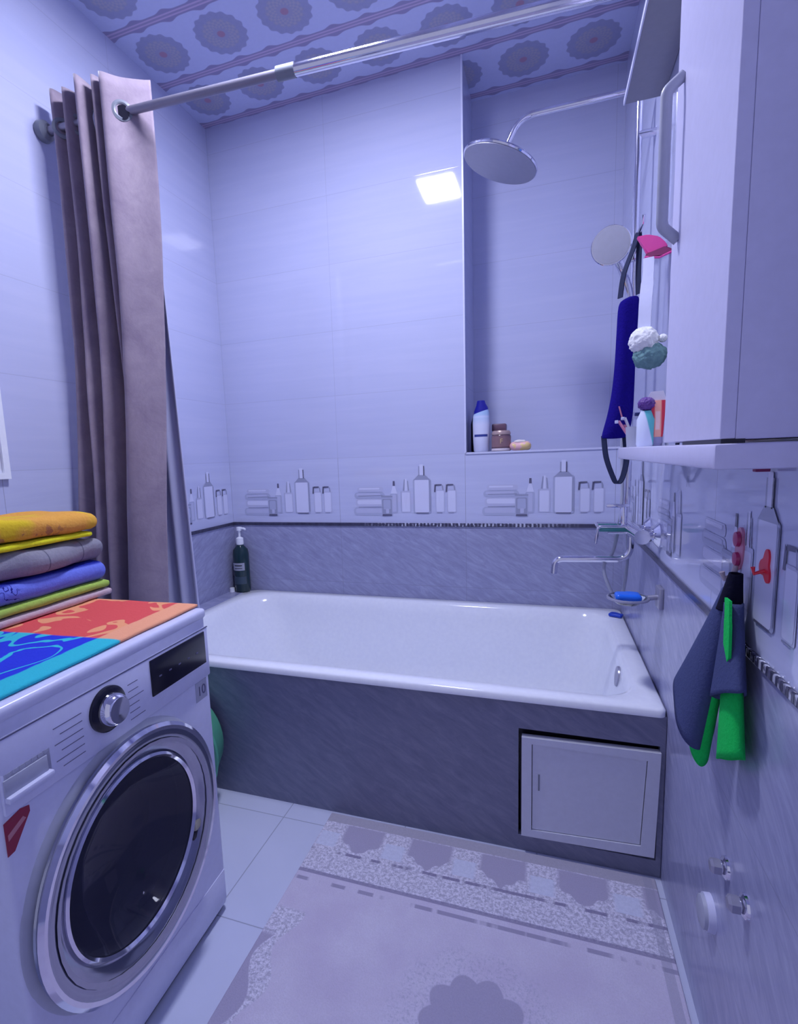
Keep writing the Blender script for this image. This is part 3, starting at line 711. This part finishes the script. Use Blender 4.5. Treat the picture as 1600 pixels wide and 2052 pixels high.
mx = thing('bath_mixer', 'chrome bath mixer with long swivel spout on the right wall', 'tap', (1.850, -.55, .915))
part('body', T([(0, -.215, .008), (0, .05, 0)], .021, 20), 'chrome', mx)
for y in (-.195, -.045):
    fl = part('inlet', T([(0, y, 0), (W - 1.85 - .004, y, .012)], .013, 14), 'chrome', mx)
    part('wall_flange', LA([(0, 0), (.036, 0), (.036, .005), (.020, .018), (0, .018)], 28, (W - 1.85, y, .012), (-1, 0, 0)), 'chrome', fl)
part('spout', T(fillet([(0, 0, -.01), (0, 0, -.098), (-.228, 0, -.103), (-.232, 0, -.153)], .045, 10), .0105, 16), 'chrome', mx)
part('lever_stem', LA([(.013, 0), (.013, .055), (.010, .062), (0, .062)], 20, (-.022, .0, .015)), 'chrome', mx)
part('lever', B(-.075, -.006, -.012, .012, .072, .083, bev=.004), 'chrome', mx)
tr = part('tray_frame', (lambda b: [tube(b, fillet([(-.105, -.02, -.045), (-.098, -.02, .012), (.02, -.02, .012)], .012), .005, 10), tube(b, [(-.10, .05, .012), (.02, .05, .012)], .005, 10), tube(b, [(-.10, -.02, .012), (-.10, .05, .012)], .005, 10), tube(b, [(-.07, -.022, -.008), (.0, -.022, -.008)], .004, 10)][0])(bmesh.new()), 'chrome', mx)
part('glass_tray', B(-.095, .0, -.018, .048, -.006, .010, bev=.002), 'teal_glass', tr, True, 'teal glass tray')

sd = thing('soap_holder', 'chrome and glass soap dish fixed to the right wall above the bath', 'soap dish', (W, -.80, .76))
part('wall_plate', B(-.012, 0, -.028, .028, -.03, .03, bev=.003), 'brushed', sd)
part('arm', T([(-.008, 0, 0), (-.035, 0, -.004)], .008, 12), 'brushed', sd)
part('ring', ring(bmesh.new(), [(.052 + .004 * math.cos(k * PI / 4), .004 * math.sin(k * PI / 4)) for k in range(8)], 36, (-.085, 0, -.006)), 'brushed', sd)
part('dish', LA([(0, -.022), (.03, -.02), (.05, -.004), (.052, .0), (.048, .0), (.028, -.014), (0, -.016)], 36, (-.085, 0, -.002)), 'glass', sd)
M['blue_soap'] = plain('bright blue', (.01, .16, .85), .3)
so = tag(link('soap_bar', softbox(bmesh.new(), -.034, .034, -.026, .026, -.010, .010, .010, (12, 12, 6), .002, 30., 3), 'blue_soap', None, 'all'), 'bright blue soap bar in the glass soap dish', 'soap')
so.location = (W - .085, -.80, .758)
M['blue_cap'] = plain('deep blue', (.01, .06, .55), .35)
bc_ = tag(link('sponge', softbox(bmesh.new(), -.026, .026, -.018, .018, -.007, .007, .007, (12, 10, 4), .003, 40., 8), 'blue_cap', None, 'all'), 'small deep blue sponge on the far right corner of the bath rim', 'sponge')
bc_.location = (1.866, -.118, HB + .0075); bc_.rotation_euler = (0, 0, -.5)

# ------------------------------------------------------------------ hanging things on the column
def ribbon(bm, pts, w, th, wdir):
    P = [Vector(p) for p in pts]; wd_ = Vector(wdir).normalized(); sec = []
    for i, p in enumerate(P):
        d = (P[min(i + 1, len(P) - 1)] - P[max(i - 1, 0)]).normalized(); nn = d.cross(wd_).normalized()
        ww = w[i] if isinstance(w, (list, tuple)) else w
        sec.append([bm.verts.new(p + wd_ * s * ww / 2 + nn * t_ * th / 2) for s, t_ in ((-1, -1), (1, -1), (1, 1), (-1, 1))])
    for a, b in zip(sec, sec[1:]):
        for k in range(4): bm.faces.new((a[k], a[(k + 1) % 4], b[(k + 1) % 4], b[k]))
    bm.faces.new(sec[0]); bm.faces.new(sec[-1]); return bm
hk = thing('utensil_hook', 'small chrome hook clipped to the shower column', 'hook', (1.835, -.60, 1.79))
part('clip', T([(.018, .15, .0), (.012, .04, .0), (.002, .02, 0), (0, -.10, -.004), (0, -.11, .012)], .005, 10), 'chrome', hk)
M['strap'] = plain('dark strap', (.012, .02, .07), .8)
M['mesh_blue'] = towel_mat('blue scrub mesh', (.010, .006, .16), (.018, .008, .30), 160, .8)
sb = thing('back_scrubber', 'dark blue back scrubber strap hanging from its handle loop on the shower column', 'back scrubber', (1.812, -.62, 1.79))
def bl(pts): return [Vector(p) for p in catmull(pts, 6)]
z0 = 1.79
sv = lambda x, z, y=-.62: (x - 1.812, y + .62, z - z0)
body = []
stations = [(1.617, 1.789, 1.846, .010), (1.58, 1.785, 1.843, .013), (1.45, 1.783, 1.838, .016), (1.36, 1.778, 1.838, .017), (1.29, 1.768, 1.837, .019), (1.245, 1.757, 1.834, .020), (1.212, 1.749, 1.822, .017), (1.205, 1.752, 1.818, .012)]
bm = bmesh.new(); rgs = []
for z, a, b, th in stations:
    n = 20; c_ = (a + b) / 2; hwid = (b - a) / 2
    rgs.append([bm.verts.new(sv(c_ + hwid * math.cos(2 * PI * k / n), z + .006 * math.cos(2 * PI * k / n) * (1 if z > 1.5 else 0), -.62 + th * math.sin(2 * PI * k / n) * (1 + .2 * math.cos(6 * PI * k / n)))) for k in range(n)])
for a, b in zip(rgs, rgs[1:]):
    for k in range(20): bm.faces.new((a[k], a[(k + 1) % 20], b[(k + 1) % 20], b[k]))
bm.faces.new(rgs[0]); bm.faces.new(rgs[-1])
part('pad', bm, 'mesh_blue', sb, True, mods=[('SUBSURF', dict(levels=1, render_levels=2))])
part('top_handle', ribbon(bmesh.new(), bl([sv(1.792, 1.615), sv(1.800, 1.68), sv(1.822, 1.745), sv(1.835, 1.79), sv(1.838, 1.75), sv(1.838, 1.68), sv(1.840, 1.62)]), .018, .003, (.6, -.8, 0)), 'strap', sb, True, 'black webbing loop on top')
part('bottom_handle', ribbon(bmesh.new(), bl([sv(1.757, 1.215), sv(1.765, 1.15), sv(1.785, 1.09), sv(1.798, 1.068), sv(1.812, 1.085), sv(1.822, 1.14), sv(1.816, 1.21)]), .020, .003, (.6, -.8, 0)), 'strap', sb, True, 'black webbing loop below')
part('stitching', (lambda b: [ribbon(b, bl([sv(1.795, 1.30, -.641), sv(1.803, 1.27, -.642), sv(1.808, 1.26, -.643)]), .004, .002, (1, 0, 0)), ribbon(b, bl([sv(1.812, 1.245, -.641), sv(1.824, 1.225, -.638), sv(1.836, 1.212, -.634)]), .008, .002, (1, 0, 0))][0])(bmesh.new()), plain('pink thread', (.62, .22, .35), .7), sb, False, 'pink stitched tag')
# pink glove-like pad folded over the hook
M['pink'] = plain('hot pink', (1.0, .10, .42), .45); M['maroon'] = plain('maroon', (.25, .03, .12), .6)
pk = thing('pink_shower_clip', 'hot pink folded plastic clip hanging beside the blue scrubber', 'clip', (1.845, -.74, 1.71))
def q_(px, py, y=0): return (1.816 + (px - 1275) * .00122 - 1.845, y, 1.742 - (py - 478) * .00146 - 1.71)
out = [q_(1274, 480), q_(1296, 479), q_(1318, 485), q_(1332, 497), q_(1337, 506), q_(1318, 508), q_(1296, 514), q_(1289, 500), q_(1283, 492)]
bm = prism(bmesh.new(), out, (0, .016, 0)); bmesh.ops.bevel(bm, geom=list(bm.edges), offset=.003, segments=2, affect='EDGES')
part('flap', bm, 'pink', pk, True)
bm = prism(bmesh.new(), [q_(1292, 514, -.004), q_(1330, 505, -.006), q_(1351, 514, -.004), q_(1322, 522, -.012), q_(1296, 522, -.012)], (0, .016, 0)); bmesh.ops.bevel(bm, geom=list(bm.edges), offset=.002, segments=2, affect='EDGES')
part('under_lip', bm, 'maroon', pk, True, 'dark maroon underside')
part('edge_rim', tube(bmesh.new(), [Vector(q_(a, b, -.008)) for a, b in ((1290, 520), (1318, 524), (1350, 515))], .003, 8), 'pink', pk, True, 'pink lower rim')

# bath puff
M['puff_white'] = towel_mat('white net', (.74, .76, .80), (.90, .90, .90), 120, 1.)
M['puff_green'] = towel_mat('sage net', (.14, .27, .30), (.22, .38, .38), 120, 1.)
pu = thing('bath_puff', 'white and sage green net bath puff hanging from a white cord', 'bath puff', (1.838, -.80, 1.43))
def puff(bm, c, r, seed, sq=(1, 1, 1)):
    bmesh.ops.create_icosphere(bm, subdivisions=5, radius=1)
    for v in bm.verts:
        d = v.co.normalized()
        ru = .5 + .5 * math.sin(9 * math.atan2(d.y, d.x + .001) + 5 * d.z + seed) 
        k = 1 + .10 * noise.noise(d * 4 + Vector((seed,) * 3)) + .05 * ru + .04 * noise.noise(d * 14)
        v.co = Vector(c) + Vector((d.x * sq[0], d.y * sq[1], d.z * sq[2])) * r * k
    return bm
part('white_net', puff(bmesh.new(), (-.008, -.005, .024), .034, 1.3), 'puff_white', pu, 'all', 'white ruffled half')
part('green_net', puff(bmesh.new(), (.008, .0, -.014), .037, 4.1, (1.05, 1, .9)), 'puff_green', pu, 'all', 'sage green ruffled half')
part('knot', puff(bmesh.new(), (.036, -.010, .026), .010, 2.2), 'puff_white', pu, 'all', 'small white knot')
part('cord', ribbon(bmesh.new(), bl([(.006, .05, .245), (.004, .035, .20), (-.004, .01, .12), (-.006, .0, .05)]), [.026] * 8 + [.030] * 11, .010, (1, -.3, 0)), 'white_plastic', pu, True, 'white cord')

# ------------------------------------------------------------------ wall cabinet
XF = 1.788; CY0, CY1 = -1.34, -1.66
cab = thing('wall_cabinet', 'white laminate bathroom wall cabinet with mirror bay on the right wall', 'cabinet', (W, -1.2, ZL))
def C_(x0, x1, y0, y1, z0, z1, bev=.001): return B(x0 - W, x1 - W, y0 + 1.2, y1 + 1.2, z0 - ZL, z1 - ZL, bev=bev)
part('carcass', C_(XF + .0162, W - .001, CY1, CY0, ZL + .0045, 2.163), 'cabinet_white', cab, False)
dr = part('door', C_(XF, XF + .016, CY1, CY0 + .002, ZL + .0055, 2.160, .0012), 'cabinet_white', cab, False)
hz0, hz1 = 1.506, 1.748; hy = -1.385 + 1.2; hx = XF - W
part('handle', T(fillet([(hx, hy, hz1 - ZL), (hx - .024, hy + .0, hz1 - ZL - .018), (hx - .024, hy, hz0 - ZL + .024), (hx, hy, hz0 - ZL)], .008, 5), .0055, 12, flat=1.6, up=(0, 1, 0)), 'light_grey', dr, True, 'grey bow handle')
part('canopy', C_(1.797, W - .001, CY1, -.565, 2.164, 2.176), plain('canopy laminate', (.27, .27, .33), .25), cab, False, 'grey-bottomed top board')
part('canopy_edge', C_(1.793, 1.797, CY1, -.562, 2.163, 2.178), 'white_plastic', cab, False, 'white front edge')
part('shelf', C_(1.780, W - .001, CY1 - .012, -.775, 1.147, ZL, .004), 'cabinet_white', cab)
part('mirror', C_(W - .010, W - .001, CY0, -.80, ZL, 2.163), 'mirror', cab, False)
part('shadow_gap', C_(XF + .001, XF + .026, CY1 - .0005, CY0 - .13, ZL + .0001, ZL + .0053, 0), 'dark', cab, False, 'black strip standing in for the shade under the door')  # solid black strip imitates the shadow line between door and shelf
part('shelf_clip', C_(1.874, 1.892, -1.510, -1.497, 1.136, 1.147), 'maroon', cab, False, 'dark screw plate under the shelf')

# things on the far end of the shelf
tum = tag(link('tumbler', LA([(0, 0), (.026, 0), (.030, .052), (.0275, .052), (.024, .004), (0, .004)], 32, (0, 0, 0)), 'light_grey', None, True), 'pale grey plastic tumbler holding brushes at the far end of the shelf', 'tumbler')
tum.location = (1.818, -.845, ZL + .0006)
def brush(loc, tip, c, label):
    th = thing('toothbrush', label, 'toothbrush', loc, 0, 'toothbrushes in the tumbler')
    d = Vector(tip) - Vector(loc)
    part('stick', T([(0, 0, 0), d * .5, d], .0035, 8), c, th)
    part('bristles', B(d.x - .009, d.x - .001, d.y - .006, d.y + .004, d.z - .006, d.z + .002, bev=.001), 'white_plastic', th)
M['pinkstick'] = plain('pink stick', (.68, .24, .38), .4); M['whitestick'] = plain('white stick', (.75, .72, .82), .4)
brush((1.806, -.845, ZL + .012), (1.772, -.838, ZL + .070), 'pinkstick', 'pink toothbrush leaning far left out of the tumbler')
brush((1.812, -.842, ZL + .012), (1.787, -.836, ZL + .078), 'whitestick', 'white toothbrush behind the pink one in the tumbler')
rz = thing('razor', 'small dark blue razor standing up in the tumbler', 'razor', (1.822, -.850, ZL + .012))
part('grip', T([(0, 0, 0), (.002, 0, .068)], .004, 10), 'whitestick', rz); part('head', B(-.014, .014, -.006, .006, .068, .077, bev=.002), plain('navy', (.02, .03, .16), .4), rz)
def tubething(name, label, loc, h, w, dth, col, capcol, caph, flip=False, mark=None):
    th = thing(name, label, 'tube', loc)
    body = bmesh.new(); n = 24; rg = []
    for k in range(9):
        s = k / 8; z = caph + (h - caph) * s
        ex = w / 2 * (.86 + .14 * s); ey = dth / 2 * (1 - s) + .0012
        rg.append([body.verts.new((ex * math.cos(2 * PI * i / n), ey * math.sin(2 * PI * i / n), z)) for i in range(n)])
    for a, b in zip(rg, rg[1:]):
        for i in range(n): body.faces.new((a[i], a[(i + 1) % n], b[(i + 1) % n], b[i]))
    body.faces.new(rg[0]); body.faces.new(rg[-1])
    part('body', body, col, th); part('cap', LA([(0, 0), (w * .42, 0), (w * .40, caph), (0, caph)], 24, sy=dth / w), capcol, th)
    if mark: mark(th)
    return th
def redtube(t, v, x, y, z, c):
    c = t.mix(t.band(x, -.006, .009, .001), c, (.90, .40, .30))
    c = t.mix(t.math('MULTIPLY', t.band(x, -.004, .006, .001), t.band(z, .04, .085, .002)), c, (.95, .62, .60))
    return t.mix(t.step(x, -.014, -.012), (.05, .10, .30), c)
t = NT('red toothpaste tube'); v, x, y, z = t.obj(); t.col(redtube(t, v, x, y, z, (.70, .03, .07))); t.set(Roughness=.3); M['redtube'] = t.m
M['teal'] = plain('teal plastic', (.03, .30, .32), .35); M['lilacgrey'] = plain('lilac grey cap', (.28, .27, .46), .4); M['purple'] = plain('purple plastic', (.10, .03, .24), .5)
tp = thing('toothpaste_tube', 'red toothpaste tube with flared white crimp standing on the shelf by the cabinet', 'tube', (1.850, -.905, ZL + .0006))
body = bmesh.new(); rg = []
for z, ex, ey in ((.022, .015, .014), (.03, .016, .015), (.06, .0175, .013), (.10, .020, .008), (.112, .021, .005)):
    rg.append([body.verts.new((ex * math.cos(2 * PI * i / 24), ey * math.sin(2 * PI * i / 24), z)) for i in range(24)])
for a, b in zip(rg, rg[1:]):
    for i in range(24): body.faces.new((a[i], a[(i + 1) % 24], b[(i + 1) % 24], b[i]))
body.faces.new(rg[0]); body.faces.new(rg[-1])
part('body', body, 'redtube', tp)
part('cap', LA([(0, 0), (.0145, 0), (.0145, .006), (.016, .007), (.015, .022), (0, .022)], 24), 'lilacgrey', tp, True, 'lilac grey cap')
part('crimp', (lambda b: prism(b, [(-.027, -.002, .110), (.020, -.002, .112), (.013, -.002, .135), (-.014, -.002, .134)], (0, .004, 0)))(bmesh.new()), 'whitestick', tp, False, 'white crimped end')
tubething('toothpaste_tube', 'teal tube standing behind the red tube and the purple-capped bottle', (1.838, -.865, ZL + .0006), .112, .03, .022, 'teal', 'lilacgrey', .018)
pb = thing('bottle', 'white and teal bottle with purple ruffled cap beside the tumbler on the shelf', 'bottle', (1.8265, -.905, ZL + .0006))
t = NT('white teal bottle'); v, x, y, z = t.obj(); t.col(t.mix(t.step(t.math('ADD', x, t.math('MULTIPLY', z, .25)), .014, .017), (.66, .72, .88), (.10, .48, .52))); t.set(Roughness=.3); M['wtb'] = t.m
part('body', LA([(0, 0), (.019, 0), (.021, .006), (.021, .066), (.012, .088), (0, .088)], 28), 'wtb', pb)
part('cap', puff(bmesh.new(), (.0, 0, .105), .019, 3.3, (1, 1, .85)), 'purple', pb, 'all', 'purple ruffled cap')

# ------------------------------------------------------------------ things in the wall niche
def nt(name, label, cat, x, y): return thing(name, label, cat, (x, y, ZL + .0045))
sh = nt('shampoo_bottle', 'white and pale blue shampoo bottle with navy flip cap in the wall niche', 'bottle', 1.309, .055)
t = NT('shampoo body'); v, x, y, z = t.obj()
c = t.mix(t.step(z, .12, .17), (.70, .73, .92), (.42, .60, .86)); c = t.mix(t.math('MULTIPLY', t.band(z, .067, .078, .001), t.band(x, -.028, .03, .001)), c, (.04, .06, .30)); c = t.mix(t.band(z, .152, .160, .004), c, (.66, .72, .95))
t.col(c); t.set(Roughness=.25); M['shampoo'] = t.m
def ovalstack(stations, n=32):
    b = bmesh.new(); rg = []
    for z, rx, ry_, tilt in stations: rg.append([b.verts.new((rx * math.cos(2 * PI * k / n), ry_ * math.sin(2 * PI * k / n), z + tilt * math.cos(2 * PI * k / n))) for k in range(n)])
    for a, c in zip(rg, rg[1:]):
        for k in range(n): b.faces.new((a[k], a[(k + 1) % n], c[(k + 1) % n], c[k]))
    b.faces.new(rg[0]); b.faces.new(rg[-1]); return b
part('body', ovalstack([(0, .030, .022, 0), (.006, .034, .025, 0), (.06, .037, .027, 0), (.13, .038, .027, 0), (.165, .036, .025, .006), (.178, .033, .023, .010)]), 'shampoo', sh)
part('cap', ovalstack([(.178, .033, .023, .010), (.19, .031, .022, .008), (.212, .021, .018, .003), (.228, .017, .015, 0), (.229, .014, .012, 0)]), plain('navy cap', (.012, .012, .30), .3), sh, True, 'navy blue flip cap')
bk = nt('bottle', 'slim black bottle hidden behind the shampoo in the niche corner', 'bottle', 1.282, .135)
part('body', ovalstack([(0, .028, .02, 0), (.01, .030, .022, 0), (.13, .030, .022, 0), (.165, .02, .016, 0)]), 'black_gloss', bk); part('cap', LA([(.014, .165), (.014, .19), (0, .19)], 20), 'grey_plastic', bk)
jr = nt('cosmetic_jar', 'brown glass jar with gold label and lid in the wall niche', 'jar', 1.398, .05)
part('body', LA([(0, 0), (.040, 0), (.042, .008), (.042, .066), (.038, .072), (0, .072)], 36), plain('brown glass', (.16, .09, .12), .2), jr)
part('base_band', LA([(.0425, .002), (.0425, .012), (.04, .012), (.04, .002)], 36), plain('cream band', (.74, .66, .70), .4), jr)
part('lid', LA([(0, .072), (.041, .072), (.042, .080), (.036, .090), (0, .091)], 36), plain('bronze lid', (.50, .36, .34), .35, .3), jr, True, 'bronze screw lid')
lb = part('label_patch', ovalstack([(.018, .0426, .0426, 0), (.064, .0426, .0426, 0)]), plain('label brown', (.26, .15, .17), .4), jr, True)
text('label_letter', 'F', .030, (.004, -.0434, .042), (1, 0, 0), (0, 0, 1), plain('gold print', (.68, .50, .26), .4), lb)
j2 = nt('cosmetic_jar', 'dark brown square pot standing behind the gold-labelled jar in the niche', 'jar', 1.383, .14)
part('pot', B(-.03, .03, -.03, .03, 0, .09, bev=.005), plain('dark brown', (.13, .07, .12), .4), j2); part('lid', B(-.032, .032, -.032, .032, .09, .125, bev=.006), plain('brown lid', (.15, .08, .13), .4), j2)
so2 = nt('soap_bar', 'peach and yellow soap bar lying at the right of the niche jars', 'soap', 1.483, .045)
t = NT('peach soap'); v, x, y, z = t.obj(); t.col(t.mix(t.step(t.math('ADD', x, t.noise(v, 30, 2)), .5, .55), (.85, .50, .52), (.85, .62, .26))); t.set(Roughness=.4); M['peach'] = t.m
part('bar', softbox(bmesh.new(), -.046, .044, -.03, .03, 0, .038, .019, (16, 12, 8), .004, 25., 2.), 'peach', so2, 'all')
part('wrapper', softbox(bmesh.new(), -.03, .02, -.02, .02, .034, .044, .005, (10, 10, 4), .006, 30., 5.), plain('cream wrapper', (.85, .78, .74), .5), so2, 'all', 'crumpled cream wrapper')

# pump bottle on the ledge
pbt = thing('pump_bottle', 'dark green pump bottle with white pump on the corner ledge of the bath', 'bottle', (.064, -.052, HB + .0025))
M['dkgreen'] = plain('dark green plastic', (.010, .035, .045), .12)
part('body', LA([(0, 0), (.038, 0), (.042, .006), (.042, .20), (.038, .225), (.020, .245), (.016, .255), (0, .255)], 36), 'dkgreen', pbt)
part('collar', LA([(.0, .252), (.019, .252), (.020, .262), (.019, .286), (.008, .292), (0, .292)], 28), 'white_enamel', pbt, True, 'white collar')
part('pump', (lambda b: [lathe(b, [(.006, .29), (.006, .325), (.014, .326), (.015, .344), (0, .347)], 24), tube(b, [(.0, 0, .337), (.03, -.004, .337), (.042, -.005, .331)], .006, 12)][0])(bmesh.new()), 'white_enamel', pbt, True, 'white pump head')
def arc(a0, a1, z0, z1, r, n=14):
    b = bmesh.new()
    surf(b, lambda u, v: Vector((r * math.cos(a0 + (a1 - a0) * u), r * math.sin(a0 + (a1 - a0) * u), z0 + (z1 - z0) * v)), n, 2); return b
lb = part('label', arc(-PI * .95, -PI * .2, .118, .158, .0425), plain('grey label', (.36, .38, .46), .4), pbt, True, 'grey paper label')
part('label_line', arc(-PI * .62, -PI * .3, .128, .131, .0429), 'dark', lb); part('label_line', arc(-PI * .62, -PI * .3, .142, .147, .0429), 'dark', lb)
part('label', arc(-PI * .9, -PI * .15, .045, .085, .0425), plain('dark label', (.04, .07, .10), .3), pbt, True, 'dark lower label')
sc_ = tag(link('white_stopper', LA([(0, 0), (.014, 0), (.013, .022), (0, .024)], 20), 'white_enamel', None, True), 'tiny white stopper on the ledge left of the pump bottle', 'stopper'); sc_.location = (.018, -.085, HB + .0025)

# ------------------------------------------------------------------ right wall: hooks, cloth, pipe ends
def flower_hook(loc, label, rot):
    th = thing('wall_hook', label, 'hook', loc, 0, 'red adhesive hooks on the right wall')
    b = bmesh.new(); n = 40
    pts = [(0, (.017 + .005 * math.cos(3 * a + rot)) * math.cos(a), 1.25 * (.017 + .005 * math.cos(3 * a + rot)) * math.sin(a)) for a in [2 * PI * k / n for k in range(n)]]
    prism(b, pts, (-.005, 0, 0)); part('base', b, 'red', th, False)
    return th
fh2 = flower_hook((W, -1.508, .998), 'red flower-shaped adhesive hook right of the hanging cloth', .6)
part('prong', T([(-.004, .0, -.006), (-.016, .004, -.012), (-.018, .004, -.002)], .003, 10), 'red', fh2)
fh = thing('wall_hook', 'translucent rosy adhesive hook holding the grey and green cloth', 'hook', (W, -1.394, 1.004), 0, 'red adhesive hooks on the right wall')
M['rosy'] = plain('rosy plastic', (.58, .22, .34), .25); M['wine'] = plain('wine plastic', (.42, .03, .14), .3); M['beige'] = plain('beige plastic', (.50, .42, .46), .4)
part('base', LA([(0, 0), (.019, 0), (.019, .004), (0, .006)], 32, (0, 0, 0), (-1, 0, 0), sx=1.9, sy=1.), 'rosy', fh)
part('top_dot', LA([(0, 0), (.013, 0), (.012, .005), (0, .007)], 24, (-.005, .0, .016), (-1, 0, 0)), 'wine', fh); part('low_dot', LA([(0, 0), (.012, 0), (.011, .005), (0, .007)], 24, (-.005, -.001, -.017), (-1, 0, 0)), 'wine', fh)
part('prong', T([(-.006, 0, -.028), (-.010, 0, -.045), (-.022, 0, -.052), (-.026, 0, -.040)], .0045, 10), 'beige', fh)

M['navy_cloth'] = towel_mat('slate microfibre', (.055, .07, .17), (.085, .105, .23), 200, .6)
M['black_cloth'] = towel_mat('black loop', (.006, .006, .02), (.012, .012, .03), 200, .6)
M['green_cloth'] = towel_mat('bright green microfibre', (.01, .50, .08), (.02, .68, .13), 200, .6)
ct = thing('cleaning_cloth', 'two-sided slate and bright green microfibre cloth hanging from the rosy hook', 'cloth', (W - .02, -1.442, .972))
def lobe(bm, c0, c1, z0, z1, w0, w1, d0, d1, a0=0., a1=2 * PI, nf=3, amp=.15, slant=0., ph=0.):
    def fn(u, v):
        a = a0 + (a1 - a0) * u
        cy = c0[1] + (c1[1] - c0[1]) * v; cx = c0[0] + (c1[0] - c0[0]) * v
        w = w0 + (w1 - w0) * v; d = d0 + (d1 - d0) * v; k = 1 + amp * v * math.cos(nf * a + ph)
        return Vector((cx + d * k * math.sin(a), cy + w * k * math.cos(a), z0 + (z1 - z0 + slant * math.cos(a)) * v))
    return surf(bm, fn, 48, 20)
sol = [('SOLIDIFY', dict(thickness=.003, offset=0))]
part('loop', lobe(bmesh.new(), (.0, 0), (-.006, .006), .0, -.06, .010, .022, .008, .016), 'black_cloth', ct, 'all', 'black gathered top', sol)
part('slate_side', lobe(bmesh.new(), (-.002, .008), (-.024, .112), -.028, -.290, .014, .062, .012, .030, ph=1., slant=.045, amp=.10), 'navy_cloth', ct, 'all', 'slate grey lobe on the left', sol)
part('slate_side', lobe(bmesh.new(), (-.004, -.012), (-.010, -.032), -.045, -.192, .010, .055, .012, .017, ph=2., amp=.06, slant=-.030), 'navy_cloth', ct, 'all', 'slate grey lobe on the right', sol)
part('green_side', lobe(bmesh.new(), (-.004, -.012), (-.004, -.036), -.06, -.297, .008, .046, .010, .012, amp=.06, slant=-.028), 'green_cloth', ct, 'all', 'bright green layer showing below on the right', sol)
part('green_side', lobe(bmesh.new(), (-.002, .008), (-.018, .088), -.06, -.330, .010, .032, .008, .014, slant=.04, amp=.1), 'green_cloth', ct, 'all', 'green tip showing on the left', sol)
part('green_fold', ribbon(bmesh.new(), bl([(-.017, -.030, -.035), (-.019, -.042, -.07), (-.019, -.046, -.12), (-.018, -.046, -.17)]), [.022] * 6 + [.026] * 7 + [.012] * 6, .004, (0, 1, 0)), 'green_cloth', ct, True, 'green fold at the top right')

def stub(loc, label):
    th = thing('pipe_stub', label, 'pipe stub', loc, 0, 'capped pipe stubs low on the right wall')
    part('flange', LA([(0, 0), (.020, 0), (.019, .004), (.012, .008), (0, .008)], 28, (0, 0, 0), (-1, 0, 0)), 'chrome', th)
    part('thread', T([(-.006, 0, 0), (-.014, 0, 0)], .0105, 18), 'chrome', th)
    part('plug', LA([(0, 0), (.014, 0), (.014, .012), (.009, .016), (0, .016)], 6, (-.010, 0, 0), (-1, 0, 0)), 'brushed', th)
stub((W, -1.418, .436), 'chrome capped pipe stub below the cloth, the higher one, farther off')
stub((W, -1.512, .446), 'chrome capped pipe stub on the right wall, nearer the camera')
wc = thing('drain_cap', 'round white drain cap on the right wall below the pipe stubs', 'drain cap', (W, -1.354, .287))
part('sleeve', LA([(0, 0), (.034, 0), (.033, .012), (0, .012)], 36, (0, 0, 0), (-1, 0, 0)), 'white_plastic', wc)
part('cover', LA([(0, .012), (.030, .012), (.029, .018), (.024, .020), (0, .019)], 36, (0, 0, 0), (-1, 0, 0)), 'light_grey', wc)

# framed panel at the left edge
pn = thing('framed_panel', 'white-framed grey panel on the left wall at the edge of the photo', 'panel', (0, -1.222, 1.153))
part('frame', quad_frame(bmesh.new(), [(0, 0), (-.42, 0), (-.42, .50), (0, .50)], [(-.02, .02), (-.40, .02), (-.40, .48), (-.02, .48)], 0, .014), 'white_enamel', pn, False)
for v in pn.children[0].data.vertices: v.co = Vector((v.co.y, v.co.x, v.co.z))
part('pane', B(.001, .005, -.40, -.02, .02, .48), 'grey_metal', pn, False, 'grey inset')

# ------------------------------------------------------------------ rug
rg_ = bmesh.new()
box(rg_, .925, 1.882, -2.6, -.945, .0, .008, bev=.003)
rug = tag(link('rug', rg_, 'rug', None, False), 'grey and pinkish woven rug with scalloped flowers on the tiled floor', 'rug')
rug.rotation_euler = (0, 0, 0)
